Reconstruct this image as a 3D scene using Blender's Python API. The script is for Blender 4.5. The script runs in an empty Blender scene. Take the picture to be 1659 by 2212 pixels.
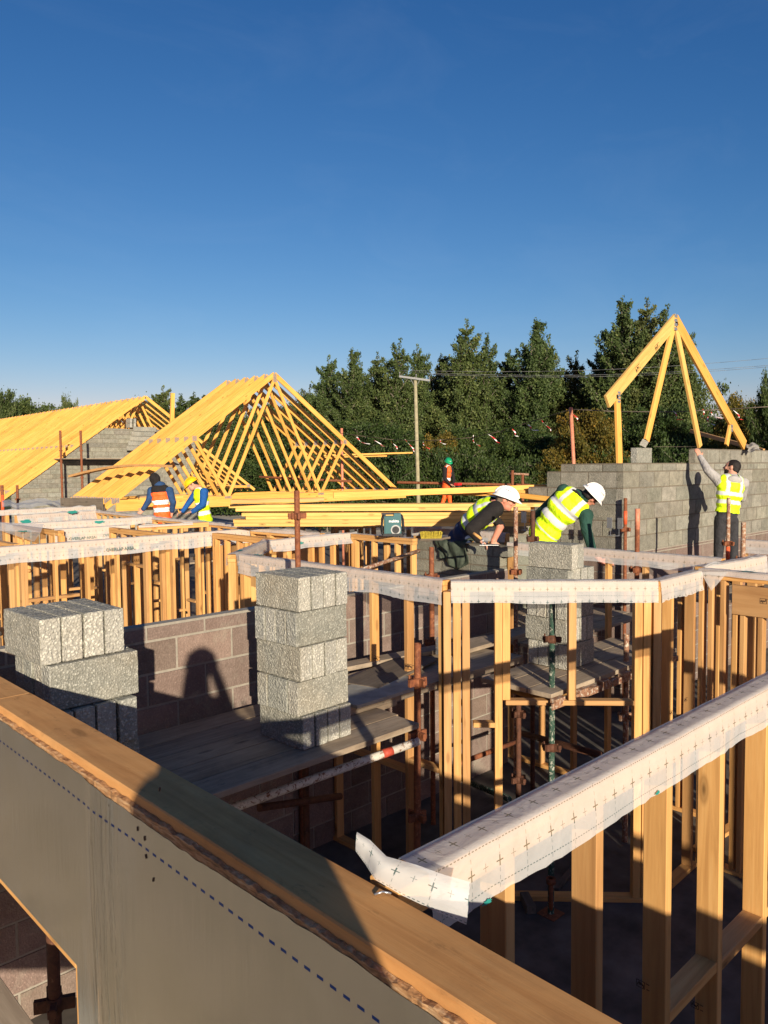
import bpy, bmesh, math, random
import numpy as np
from mathutils import Vector, Matrix, noise, Quaternion
random.seed(7)
C=bpy.context.scene.collection
SC=bpy.context.scene
# ---------------------------------------------------------------- camera model: turns a place in the view into a point of the site
FPX=1661.0; CX=829.5; CY=1106.0; CZ=3.4
AZ=math.radians(46.1); PITCH=math.atan(94/1661); ROLL=0.010
F0=Vector((math.cos(AZ),math.sin(AZ),0)); R0=Vector((math.sin(AZ),-math.cos(AZ),0)); ZZ=Vector((0,0,1))
FV=F0*math.cos(PITCH)-ZZ*math.sin(PITCH); UP0=F0*math.sin(PITCH)+ZZ*math.cos(PITCH)
RV=R0*math.cos(ROLL)-UP0*math.sin(ROLL); UV_=UP0*math.cos(ROLL)+R0*math.sin(ROLL)
EYE=Vector((0,0,CZ))
def ray(x,y): return FV+RV*((x-CX)/FPX)-UV_*((y-CY)/FPX)
def pz(x,y,z): r=ray(x,y); return EYE+r*((z-CZ)/r.z)
def pd(x,y,d): return EYE+ray(x,y)*d
def pu(x,y,u): r=ray(x,y); return EYE+r*(u/r.x)
def pv(x,y,v): r=ray(x,y); return EYE+r*(v/r.y)
cam=bpy.data.cameras.new('camera'); co=bpy.data.objects.new('camera',cam); C.objects.link(co)
m=Matrix((RV,UV_,-FV)).transposed().to_4x4(); m.translation=EYE; co.matrix_world=m
cam.sensor_fit='VERTICAL'; cam.sensor_height=24; cam.lens=FPX/2212*24; cam.clip_end=3000; cam.clip_start=.05
SC.camera=co
# ---------------------------------------------------------------- light
SUN_EL=math.radians(12.8); SUN_AZ=math.radians(60)   # direction the light travels, from +X
w=bpy.data.worlds.new('World'); SC.world=w; w.use_nodes=True
nt=w.node_tree; bg=nt.nodes['Background']; sky=nt.nodes.new('ShaderNodeTexSky'); sky.sky_type='NISHITA'
sky.sun_disc=False; sky.sun_elevation=SUN_EL
# sky's sun_rotation turns clockwise from +Y seen from above
sd=Vector((-math.cos(SUN_AZ),-math.sin(SUN_AZ),0)); sky.sun_rotation=math.atan2(sd.x,sd.y)
sky.air_density=1.1; sky.dust_density=0.3; sky.ozone_density=6.6; sky.altitude=50

# thin high cirrus, a few percent brighter than the clear sky
tc=nt.nodes.new('ShaderNodeTexCoord'); mp=nt.nodes.new('ShaderNodeMapping'); mp.inputs['Scale'].default_value=(1.2,5,9); mp.inputs['Rotation'].default_value=(.25,.2,-.5)
nz=nt.nodes.new('ShaderNodeTexNoise'); nz.inputs['Scale'].default_value=1.6; nz.inputs['Detail'].default_value=7; nz.inputs['Roughness'].default_value=.6; nz.inputs['Distortion'].default_value=.5
cr=nt.nodes.new('ShaderNodeValToRGB'); cr.color_ramp.elements[0].position=.50; cr.color_ramp.elements[0].color=(0,0,0,1); cr.color_ramp.elements[1].position=.95; cr.color_ramp.elements[1].color=(.035,.035,.035,1)
mx0=nt.nodes.new('ShaderNodeMix'); mx0.data_type='RGBA'; mx0.inputs[7].default_value=(7,7.6,8.2,1)
nt.links.new(tc.outputs['Generated'],mp.inputs[0]); nt.links.new(mp.outputs[0],nz.inputs['Vector']); nt.links.new(nz.outputs[0],cr.inputs[0]); nt.links.new(cr.outputs[0],mx0.inputs[0])
# deep polarised autumn blue: steeper fall-off from the horizon upwards, channel by channel
sp0=nt.nodes.new('ShaderNodeSeparateColor'); cb0=nt.nodes.new('ShaderNodeCombineColor'); nt.links.new(sky.outputs[0],sp0.inputs[0])
for i_,(pw,kk,lim) in enumerate(((1.82,1.10,18.0),(1.3,.68,13.0),(1.03,.80,9.0))):
    a_=nt.nodes.new('ShaderNodeMath'); a_.operation='POWER'; a_.inputs[1].default_value=pw; nt.links.new(sp0.outputs[i_],a_.inputs[0])
    b_=nt.nodes.new('ShaderNodeMath'); b_.operation='MULTIPLY'; b_.inputs[1].default_value=kk; nt.links.new(a_.outputs[0],b_.inputs[0])
    c_=nt.nodes.new('ShaderNodeMath'); c_.operation='MINIMUM'; c_.inputs[1].default_value=lim; nt.links.new(b_.outputs[0],c_.inputs[0]); nt.links.new(c_.outputs[0],cb0.inputs[i_])
nt.links.new(cb0.outputs[0],mx0.inputs[6])
nt.links.new(mx0.outputs[2],bg.inputs[0]); bg.inputs[1].default_value=0.082
sl=bpy.data.lights.new('sun','SUN'); sl.energy=5.0; sl.angle=math.radians(0.5); sl.color=(1,.87,.68)
so=bpy.data.objects.new('sun',sl); C.objects.link(so)
dv=Vector((math.cos(SUN_AZ)*math.cos(SUN_EL),math.sin(SUN_AZ)*math.cos(SUN_EL),-math.sin(SUN_EL)))
so.rotation_euler=dv.to_track_quat('-Z','Y').to_euler(); so.location=(-8,-12,12)
SC.view_settings.view_transform='Standard'; SC.view_settings.look='None'; SC.view_settings.gamma=1; SC.view_settings.exposure=0.68
# ---------------------------------------------------------------- materials
def s2l(c):
    return tuple(((x/255+.055)/1.055)**2.4 if x>10 else x/255/12.92 for x in c)
class NT:
    def __init__(s,name,rough=.8,metal=0,spec=.3):
        s.m=bpy.data.materials.new(name); s.m.use_nodes=True; s.t=s.m.node_tree; s.n=s.t.nodes
        s.b=s.n['Principled BSDF']; s.b.inputs['Roughness'].default_value=rough; s.b.inputs['Metallic'].default_value=metal
        s.b.inputs['Specular IOR Level'].default_value=spec
    def new(s,t): return s.n.new(t)
    def link(s,a,b): s.t.links.new(a,b)
    def val(s,sock,v):
        if isinstance(v,(int,float)): sock.default_value=v
        elif isinstance(v,(tuple,list)): sock.default_value=tuple(v)+((1,) if len(v)==3 and len(sock.default_value)==4 else ())
        else: s.link(v,sock)
    def math(s,op,a,b=0,c=None):
        n=s.new('ShaderNodeMath'); n.operation=op; s.val(n.inputs[0],a); s.val(n.inputs[1],b)
        if c is not None: s.val(n.inputs[2],c)
        return n.outputs[0]
    def vmath(s,op,a,b):
        n=s.new('ShaderNodeVectorMath'); n.operation=op
        s.val(n.inputs[0],a)
        if b is not None: s.val(n.inputs[1],b)
        return n.outputs[0]
    def obj(s,rand=0):
        o=s.new('ShaderNodeTexCoord').outputs['Object']
        if rand:
            r=s.new('ShaderNodeObjectInfo').outputs['Random']
            o=s.vmath('ADD',o,s.vmath('MULTIPLY',s.comb(r,r,r),(rand,rand*.37,rand*.61)))
        return o
    def comb(s,x,y,z):
        n=s.new('ShaderNodeCombineXYZ'); s.val(n.inputs[0],x); s.val(n.inputs[1],y); s.val(n.inputs[2],z); return n.outputs[0]
    def rnd(s): return s.new('ShaderNodeObjectInfo').outputs['Random']
    def noise(s,vec,scale,detail=4,rough=.55,dist=0):
        n=s.new('ShaderNodeTexNoise'); s.link(vec,n.inputs['Vector']); n.inputs['Scale'].default_value=scale
        n.inputs['Detail'].default_value=detail; n.inputs['Roughness'].default_value=rough; n.inputs['Distortion'].default_value=dist
        return n.outputs['Fac']
    def vor(s,vec,scale,feat='F1',out='Distance'):
        n=s.new('ShaderNodeTexVoronoi'); n.feature=feat; s.link(vec,n.inputs['Vector']); n.inputs['Scale'].default_value=scale
        return n.outputs[out]
    def ramp(s,fac,stops):
        n=s.new('ShaderNodeValToRGB'); s.link(fac,n.inputs[0]); e=n.color_ramp.elements
        while len(e)<len(stops): e.new(.5)
        for i,(p,c) in enumerate(stops):
            e[i].position=p; e[i].color=(c,c,c,1) if isinstance(c,(int,float)) else tuple(c)+(1,)
        return n.outputs[0]
    def mix(s,f,a,b,mode='MIX'):
        n=s.new('ShaderNodeMix'); n.data_type='RGBA'; n.blend_type=mode; s.val(n.inputs[0],f); s.val(n.inputs[6],a); s.val(n.inputs[7],b)
        return n.outputs[2]
    def bump(s,h,strength=.4,dist=.01,prev=None):
        n=s.new('ShaderNodeBump'); s.link(h,n.inputs['Height']); n.inputs['Strength'].default_value=strength; n.inputs['Distance'].default_value=dist
        if prev is not None: s.link(prev,n.inputs['Normal'])
        return n.outputs[0]
    def col(s,c): s.val(s.b.inputs['Base Color'],c)
    def nor(s,n): s.link(n,s.b.inputs['Normal'])
def wood(name,c1,c2,c3,knots=1,dirt=0,rough=.62,gr=1.0):
    t=NT(name,rough,spec=.25); o=t.obj(37)
    g=t.noise(t.vmath('MULTIPLY',o,(.9,16*gr,16*gr)),2.2,6,.6,.6)
    fine=t.noise(t.vmath('MULTIPLY',o,(3,140,140)),1.5,3,.6)
    c=t.ramp(g,[(.30,c1),(.52,c2),(.72,c3)])
    c=t.mix(t.math('MULTIPLY',fine,.35),c,tuple(x*.72 for x in c1))
    tone=t.noise(t.vmath('MULTIPLY',o,(.5,2,2)),1.3,2)
    c=t.mix(t.ramp(tone,[(.35,0.0),(.7,.35)]),c,tuple(min(1,x*1.12) for x in c3))
    c=t.mix(1.0,c,t.ramp(t.rnd(),[(0,(.80,.76,.72)),(.5,(1,1,1)),(1,(1.0,.93,.84))]),'MULTIPLY')
    if knots:
        kv=t.vor(t.vmath('MULTIPLY',o,(1.0,3.2,3.2)),2.4)
        c=t.mix(t.ramp(kv,[(.03,.85),(.08,.35),(.14,0)]),c,tuple(x*.28 for x in c1))
        ring=t.ramp(kv,[(.06,0),(.11,.5),(.17,0)]); c=t.mix(ring,c,tuple(x*.6 for x in c1))
    if dirt:
        d=t.noise(o,3.5,6,.7,.8); c=t.mix(t.ramp(d,[(.45,0),(.75,dirt)]),c,(.05,.04,.035))
        d2=t.noise(t.vmath('MULTIPLY',o,(4,9,9)),3,4,.7); c=t.mix(t.ramp(d2,[(.62,0),(.72,dirt)]),c,(.02,.018,.015))
    t.col(c); t.nor(t.bump(fine,.18,.002,t.bump(g,.15,.004))); return t.m
M={}
M['pine']=wood('pine_stud',(.41,.20,.062),(.60,.325,.11),(.69,.42,.165))
M['pine_orange']=wood('pine_stud_aged',(.36,.18,.065),(.50,.28,.11),(.58,.35,.15))
M['plate_near']=wood('pine_plate_weathered',(.46,.22,.08),(.60,.32,.125),(.66,.38,.16),dirt=.28,rough=.85,gr=.7)
M['truss']=wood('treated_yellow_timber',(.56,.275,.052),(.74,.385,.082),(.81,.47,.135),knots=.6)
M['truss_pale']=wood('pale_yellow_timber',(.52,.30,.08),(.69,.43,.13),(.76,.51,.18),knots=.6)
M['plate_near'].node_tree.nodes['Principled BSDF'].inputs['Specular IOR Level'].default_value=.06
M['board']=wood('weathered_scaffold_board',(.22,.165,.115),(.33,.265,.19),(.42,.345,.26),dirt=.4,rough=.85)
M['fascia']=wood('old_grey_formwork_board',(.09,.075,.06),(.14,.115,.09),(.18,.15,.12),dirt=.4,rough=.9)
M['lvl']=wood('laminated_lintel',(.36,.19,.075),(.47,.27,.115),(.52,.31,.14),knots=0,gr=.5)
def concrete(name,dark,mid,light,scale=105,bump=.7,stain=.22):
    t=NT(name,.95,spec=.15); o=t.obj(23)
    wv=t.vmath('ADD',o,t.vmath('MULTIPLY',t.comb(t.noise(o,40,2),t.noise(o,43,2),t.noise(o,47,2)),(.02,.02,.02)))
    v=t.vor(wv,scale); v2=t.vor(wv,scale*1.9); n=t.noise(o,11,5,.65)
    vc=t.vor(wv,scale,'F1','Color')
    sep=t.new('ShaderNodeSeparateColor'); t.link(vc,sep.inputs[0])
    peb=t.math('MULTIPLY',t.ramp(v,[(.25,1),(.62,0)]),t.ramp(sep.outputs[0],[(.35,.15),(.8,1)]))
    c=t.mix(peb,t.mix(t.ramp(n,[(.3,0),(.7,1)]),dark,mid),light)
    c=t.mix(t.ramp(v2,[(.05,.0),(.75,.28)]),c,tuple(x*.45 for x in dark))
    st=t.noise(o,2.3,3,.6); c=t.mix(t.ramp(st,[(.5,0),(.8,stain)]),c,(.36,.25,.13))
    c=t.mix(1.0,c,t.ramp(t.rnd(),[(0,(.80,.82,.80)),(.5,(.95,.95,.93)),(1,(1.12,1.10,1.04))]),'MULTIPLY')
    h=t.math('ADD',t.math('MULTIPLY',t.ramp(v,[(.1,1),(.8,0)]),1),t.math('MULTIPLY',n,.6))
    t.col(c); t.nor(t.bump(h,bump,.006)); return t.m
M['block']=concrete('rough_concrete_block',(.20,.20,.175),(.32,.312,.275),(.54,.53,.47),92,.62)
M['block_open']=concrete('open_textured_concrete_block',(.29,.285,.26),(.38,.375,.34),(.62,.61,.55),74,.8)
def maswall(name,c1,c2,mort,bumps=.6):
    # per block tone comes from a colour attribute written on the mesh (block to block variation of the real blocks)
    t=NT(name,.95,spec=.15); o=t.obj(); at=t.new('ShaderNodeAttribute'); at.attribute_name='tone'
    n=t.noise(o,9,6,.7); v=t.vor(o,75); n2=t.noise(o,60,3,.6)
    c=t.mix(t.ramp(n,[(.3,0),(.7,1)]),c1,c2)
    c=t.mix(t.ramp(n2,[(.58,0),(.7,.45)]),c,tuple(min(1,x*1.9) for x in c2))
    c=t.mix(t.ramp(v,[(.0,.0),(.8,.30)]),c,tuple(x*.4 for x in c1))
    smear=t.noise(o,3.1,4,.65,.7); c=t.mix(t.ramp(smear,[(.56,0),(.72,.55)]),c,mort)
    c=t.mix(1.0,c,at.outputs['Color'],'MULTIPLY')
    t.col(c); t.nor(t.bump(t.math('ADD',t.ramp(v,[(.1,1),(.8,0)]),t.math('MULTIPLY',n2,1)),bumps,.004)); return t.m
M['mw_grey']=maswall('grey_blockwork',(.18,.176,.145),(.36,.345,.29),(.15,.135,.105),1.2)
M['mw_maroon']=maswall('reddish_brown_blockwork',(.175,.126,.106),(.255,.19,.163),(.27,.245,.20))
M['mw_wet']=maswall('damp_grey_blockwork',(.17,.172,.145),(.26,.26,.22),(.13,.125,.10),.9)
def plain(name,c,rough=.7,metal=0,var=.15,scale=12,bump=0,spec=.3):
    t=NT(name,rough,metal,spec); o=t.obj(5); n=t.noise(o,scale,4,.6)
    t.col(t.mix(t.ramp(n,[(.3,0),(.75,1)]),tuple(x*(1-var) for x in c),tuple(min(1,x*(1+var)) for x in c)))
    if bump: t.nor(t.bump(n,min(1,bump),.01 if bump<1 else .03))
    return t.m
M['mortar']=plain('mortar',(.15,.13,.10),.95,var=.2,scale=25,bump=.4)
M['mortar_light']=plain('light_mortar',(.265,.24,.20),.95,var=.15,scale=25,bump=.4)
def tubemat(name,c1,c2,c3,flake=.5,met=.3):
    t=NT(name,.75,spec=.3); o=t.obj(11); n=t.noise(o,22,6,.7,.4); n2=t.noise(o,70,3,.6)
    c=t.mix(t.ramp(n,[(.35,0),(.6,1)]),c1,c2); c=t.mix(t.ramp(t.noise(o,34,5,.75,.6),[(flake-.04,0),(flake+.04,1)]),c,c3)
    t.col(c); t.nor(t.bump(t.math('ADD',n,n2),.35,.004)); return t.m
M['rust']=tubemat('rusty_steel',(.11,.035,.018),(.22,.075,.03),(.31,.14,.07),.62)
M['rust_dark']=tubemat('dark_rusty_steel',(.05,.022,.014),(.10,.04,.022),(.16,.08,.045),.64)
M['rust_white']=tubemat('flaking_white_painted_steel',(.55,.50,.42),(.66,.62,.54),(.20,.09,.045),.56)
M['rust_mottled']=tubemat('pale_mottled_steel',(.14,.05,.03),(.30,.17,.10),(.46,.40,.32),.56)
M['green_paint']=tubemat('flaking_green_painted_steel',(.012,.035,.025),(.022,.06,.04),(.34,.34,.28),.57)
M['orange_paint']=plain('orange_painted_steel',(.62,.10,.035),.5)
M['red_band']=plain('red_paint_band',(.38,.06,.035),.6,var=.3,scale=40)
M['copper_tube']=plain('salmon_painted_tube',(.52,.20,.12),.5,var=.25,scale=30)
M['galv']=plain('galvanised_steel',(.50,.52,.54),.35,.8,.2,60)
M['arm_steel']=plain('weathered_crossarm',(.17,.175,.18),.6,.3,.2,20)
M['nailplate']=plain('nail_plate_zinc',(.33,.34,.35),.45,.6,.25,90)
M['slab']=plain('concrete_slab',(.10,.088,.075),.9,var=.5,scale=3,bump=.15)
M['ground']=plain('site_hardcore',(.40,.37,.32),.95,var=.4,scale=.7,bump=.5)
M['grass']=plain('rough_grass',(.05,.075,.025),.95,var=.45,scale=.3,bump=.4)
M['hill']=plain('wooded_hill',(.035,.05,.03),.95,var=.5,scale=.05,bump=.5)
M['flag']=plain('grey_flagstone',(.30,.29,.25),.9,var=.25,scale=8,bump=.5)
# OSB
t=NT('osb_sheathing',.8); o=t.obj(3)
v=t.vor(t.vmath('MULTIPLY',o,(40,90,30)),1.0,'F1','Color'); sp=t.new('ShaderNodeSeparateColor'); t.link(v,sp.inputs[0])
t.col(t.mix(sp.outputs[0],(.40,.22,.09),(.58,.38,.19))); t.nor(t.bump(sp.outputs[1],.6,.006)); M['osb']=t.m
t=NT('osb_splintered_edge',.9); o=t.obj(3); n=t.noise(t.vmath('MULTIPLY',o,(60,18,160)),1,5,.7)
t.col(t.ramp(n,[(.3,(.14,.075,.035)),(.5,(.40,.21,.09)),(.7,(.60,.42,.24))])); t.nor(t.bump(n,.9,.006)); M['osb_edge']=t.m
# reflective foil membrane with blue dashes (laid out in metres on its own uv)
t=NT('reflective_foil_membrane',.36,1.0,.5); uv=t.new('ShaderNodeUVMap'); uv.uv_map='UVMap'; sx=t.new('ShaderNodeSeparateXYZ'); t.link(uv.outputs[0],sx.inputs[0])
S_,T_=sx.outputs[0],sx.outputs[1]
dash=t.math('MULTIPLY',t.math('LESS_THAN',t.math('FRACT',t.math('DIVIDE',S_,.0395)),.5),t.math('LESS_THAN',t.math('ABSOLUTE',t.math('SUBTRACT',T_,2.413)),.0036))
o=t.obj(); n=t.noise(o,5,5,.6); scr=t.noise(t.vmath('MULTIPLY',o,(1,1,1)),60,3,.8)
base=t.mix(t.ramp(n,[(.3,0),(.8,1)]),(.83,.86,.78),(.90,.92,.85))
base=t.mix(t.ramp(scr,[(.735,0),(.76,.8)]),base,(.75,.76,.78))
t.col(t.mix(dash,base,(.03,.10,.55)))
uvs=t.vmath('MULTIPLY',uv.outputs[0],(26,2.6,1)); wr=t.noise(uvs,1.0,4,.6,.8)
near=t.ramp(S_,[(.70,0.04),(.84,1),(.95,.8),(1.0,.1)])
fine=t.vor(o,330)
t.nor(t.bump(fine,.10,.0008,t.bump(t.math('MULTIPLY',wr,t.math('ADD',near,.12)),.55,.018)))
t.val(t.b.inputs['Roughness'],t.ramp(n,[(.3,.20),(.7,.27)])); M['foil']=t.m
# breather membrane
def membrane(name,per=.105):
    t=NT(name,.75,spec=.2); uv=t.new('ShaderNodeUVMap'); uv.uv_map='UVMap'; sx=t.new('ShaderNodeSeparateXYZ'); t.link(uv.outputs[0],sx.inputs[0])
    S_,T_=sx.outputs[0],sx.outputs[1]
    fr=t.math('FRACT',t.math('DIVIDE',S_,per)); a=t.math('ABSOLUTE',t.math('SUBTRACT',fr,.5))
    fa=t.math('MULTIPLY',a,per); ga=t.math('MULTIPLY',t.math('SUBTRACT',.5,a),per)
    lt=lambda x,y: t.math('LESS_THAN',x,y)
    mul=lambda x,y: t.math('MULTIPLY',x,y)
    mx=lambda x,y: t.math('MAXIMUM',x,y)
    mask=None
    for r in (-.046,.058,.155):
        dt=t.math('ABSOLUTE',t.math('SUBTRACT',T_,r))
        b=mx(mul(lt(ga,.0021),lt(dt,.0135)),mul(lt(ga,.0125),lt(dt,.0018)))
        th=mul(mx(mul(lt(fa,.0010),lt(dt,.0105)),mul(lt(fa,.0095),lt(dt,.0009))),.75)
        k=mx(b,th); mask=k if mask is None else mx(mask,k)
    for r in (.006,.112):
        mask=mx(mask,mul(lt(t.math('ABSOLUTE',t.math('SUBTRACT',T_,r)),.0013),mul(lt(t.math('FRACT',t.math('DIVIDE',S_,.0125)),.58),.85)))
    mask=mx(mask,mul(mul(lt(ga,.0009),lt(t.math('FRACT',t.math('DIVIDE',T_,.019)),.55)),.7))
    o=t.obj(); n=t.noise(o,14,4,.6); n2=t.noise(o,240,2,.5)
    c=t.mix(t.ramp(n,[(.3,0),(.75,1)]),(.66,.665,.66),(.76,.765,.76))
    t.col(t.mix(t.math('MULTIPLY',mask,.97),c,(.035,.12,.125)))
    wr=t.noise(t.vmath('MULTIPLY',o,(1,1,1)),6,5,.6,2.0)
    t.nor(t.bump(n2,.12,.0015,t.bump(wr,.5,.011)))
    tr=t.new('ShaderNodeBsdfTranslucent'); tr.inputs[0].default_value=(.73,.73,.71,1)
    tp=t.new('ShaderNodeBsdfTransparent'); m1=t.new('ShaderNodeMixShader'); m1.inputs[0].default_value=.22
    m2=t.new('ShaderNodeMixShader'); m2.inputs[0].default_value=.42
    out=t.n['Material Output']; t.link(t.b.outputs[0],m1.inputs[1]); t.link(tr.outputs[0],m1.inputs[2])
    t.link(m1.outputs[0],m2.inputs[1]); t.link(tp.outputs[0],m2.inputs[2]); t.link(m2.outputs[0],out.inputs[0])
    return t.m
M['mem']=membrane('white_breather_membrane')
M['ink']=plain('grey_green_ink',(.10,.16,.15),.8,var=.05)
M['teal']=plain('teal_ink',(.02,.22,.19),.7,var=.1)
M['stamp']=plain('stamp_ink',(.05,.03,.02),.9,var=.05)
# ---------------------------------------------------------------- objects and tags
WM={}
def tag(o,label=None,cat=None,group=None,kind=None):
    if label: o['label']=label
    if cat: o['category']=cat
    if group: o['group']=group
    if kind: o['kind']=kind
    return o
def place(o,mw,parent=None):
    WM[o.name]=mw.copy()
    if parent is not None:
        o.parent=parent; o.matrix_basis=WM[parent.name].inverted()@mw
    else: o.matrix_basis=mw
    return o
def empty(name,loc,label,cat,group=None,rz=0):
    o=bpy.data.objects.new(name,None); C.objects.link(o); o.empty_display_size=.2
    place(o,Matrix.Translation(Vector(loc))@Matrix.Rotation(rz,4,'Z')); return tag(o,label,cat,group)
def link(name,me,mw,parent=None):
    o=bpy.data.objects.new(name,me); C.objects.link(o); return place(o,mw,parent)
def mesh(name,verts,faces,mats,midx=None,uvs=None,smooth=False):
    me=bpy.data.meshes.new(name); me.from_pydata([tuple(v) for v in verts],[],faces)
    for mm in (mats if isinstance(mats,(list,tuple)) else [mats]): me.materials.append(M[mm] if isinstance(mm,str) else mm)
    if midx: me.polygons.foreach_set('material_index',midx)
    if uvs:
        l=me.uv_layers.new(name='UVMap')
        for p in me.polygons:
            for li,vi in zip(p.loop_indices,p.vertices): l.data[li].uv=uvs[vi]
    if smooth: me.polygons.foreach_set('use_smooth',[True]*len(me.polygons))
    me.update(); return me
class MB:
    """collects boxes, tubes and so on into one mesh"""
    def __init__(s): s.v=[];s.f=[];s.mi=[];s.sm=[]
    def box(s,c,size,mi=0,rot=None):
        n=len(s.v); c=Vector(c)
        for dx in(-.5,.5):
            for dy in(-.5,.5):
                for dz in(-.5,.5):
                    p=Vector((dx*size[0],dy*size[1],dz*size[2]))
                    if rot is not None: p=rot@p
                    s.v.append(c+p)
        for f in ((0,1,3,2),(4,6,7,5),(0,4,5,1),(2,3,7,6),(0,2,6,4),(1,5,7,3)):
            s.f.append(tuple(n+i for i in f)); s.mi.append(mi); s.sm.append(False)
    def tube(s,a,b,r,r2=None,seg=12,mi=0,cap=True,bow=None):
        a=Vector(a);b=Vector(b); r2=r if r2 is None else r2; d=(b-a).normalized()
        x=d.orthogonal().normalized(); y=d.cross(x); n=len(s.v)
        for p,rr in((a,r),(b,r2)):
            for i in range(seg):
                an=2*math.pi*i/seg; s.v.append(p+x*math.cos(an)*rr+y*math.sin(an)*rr)
        for i in range(seg):
            j=(i+1)%seg; s.f.append((n+i,n+j,n+seg+j,n+seg+i)); s.mi.append(mi); s.sm.append(True)
        if cap:
            s.f.append(tuple(n+i for i in range(seg))[::-1]); s.f.append(tuple(n+seg+i for i in range(seg))); s.mi+=[mi,mi]; s.sm+=[False,False]
    def path(s,pts,r,seg=8,mi=0):
        for i in range(len(pts)-1):
            s.tube(pts[i],pts[i+1],r,seg=seg,mi=mi)
    def ell(s,c,rad,rot=None,mi=0,seg=16,rings=10,z0=-1,z1=1):
        n=len(s.v); c=Vector(c)
        for i in range(rings+1):
            zz=z0+(z1-z0)*i/rings; ph=math.asin(max(-1,min(1,zz))); 
            for j in range(seg):
                an=2*math.pi*j/seg; p=Vector((math.cos(ph)*math.cos(an)*rad[0],math.cos(ph)*math.sin(an)*rad[1],math.sin(ph)*rad[2]))
                if rot is not None: p=rot@p
                s.v.append(c+p)
        for i in range(rings):
            for j in range(seg):
                k=(j+1)%seg; s.f.append((n+i*seg+j,n+i*seg+k,n+(i+1)*seg+k,n+(i+1)*seg+j)); s.mi.append(mi); s.sm.append(True)
        s.f.append(tuple(n+j for j in range(seg))[::-1]); s.f.append(tuple(n+rings*seg+j for j in range(seg))); s.mi+=[mi,mi]; s.sm+=[True,True]
    def build(s,name,mats,parent=None,mw=None):
        me=mesh(name,s.v,s.f,mats,s.mi); me.polygons.foreach_set('use_smooth',s.sm)
        if mw is None:
            if parent is None:
                xs=[v.x for v in s.v]; ys=[v.y for v in s.v]; zs=[v.z for v in s.v]
                base=Vector(((min(xs)+max(xs))/2,(min(ys)+max(ys))/2,min(zs))); me.transform(Matrix.Translation(-base)); mw=Matrix.Translation(base)
            else: mw=WM[parent.name]; me.transform(mw.inverted())
        return link(name,me,mw,parent)
BOX={}
def boxmesh(L,a,b,mat,bev=.0025):
    k=(round(L,3),round(a,4),round(b,4),mat,bev)
    if k in BOX: return BOX[k]
    bm=bmesh.new(); bmesh.ops.create_cube(bm,size=1); bmesh.ops.scale(bm,vec=(L,a,b),verts=bm.verts)
    if bev: bmesh.ops.bevel(bm,geom=bm.edges[:],offset=bev,segments=1,affect='EDGES')
    me=bpy.data.meshes.new('timber'); bm.to_mesh(me); bm.free(); me.materials.append(M[mat]); BOX[k]=me; return me
def beam(name,p,q,a,b,mat,parent=None,hint=ZZ,bev=.0025,label=None,cat=None,group=None):
    """straight member from p to q; b is its size along the hint direction, a across it"""
    p=Vector(p);q=Vector(q); x=(q-p); L=x.length; x.normalize(); h=Vector(hint); z=(h-x*h.dot(x))
    if z.length<1e-4: z=x.orthogonal()
    z.normalize(); y=z.cross(x)
    mw=Matrix((x,y,z)).transposed().to_4x4(); mw.translation=(p+q)/2
    o=link(name,boxmesh(L,a,b,mat,bev),mw,parent)
    return tag(o,label,cat,group)
ORD=['first','second','third','fourth','fifth','sixth','seventh','eighth','ninth','tenth','eleventh','twelfth','thirteenth','fourteenth','fifteenth','sixteenth','seventeenth','eighteenth','nineteenth','twentieth']
def ordn(i):
    if i<20: return ORD[i]
    t_=['twenty','thirty','forty'][(i+1)//10-2]; r=(i+1)%10
    return (t_[:-1]+'ieth') if r==0 else t_+'-'+ORD[r-1]
# ---------------------------------------------------------------- setting
def sheet(name,x0,x1,y0,y1,z,mat,th=None):
    mb=MB(); mb.box(((x0+x1)/2,(y0+y1)/2,z-.1),(x1-x0,y1-y0,.2)); o=mb.build(name,[mat]); tag(o,kind='structure'); return o
g=sheet('ground',-900,900,-900,900,-.18,'grass')
sheet('site_ground',-15,60,-15,62,-.154,'ground')
sheet('floor_slab',.9,24,-3,30,0,'slab')
mb=MB()
for (x,d,h,r) in ((40,330,26,90),(-30,300,20,80),(170,360,24,80),(1500,420,20,120),(1620,430,17,130),(1400,480,14,160),(900,500,12,200),(560,480,12,170)):
    p=pz(x,1013,3.399); v=ray(x,1013); p=EYE+v*d; mb.ell((p.x,p.y,-6),(r,r,h+6),seg=24,rings=8,z0=0)
tag(mb.build('hill',['hill']),kind='structure')
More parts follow.
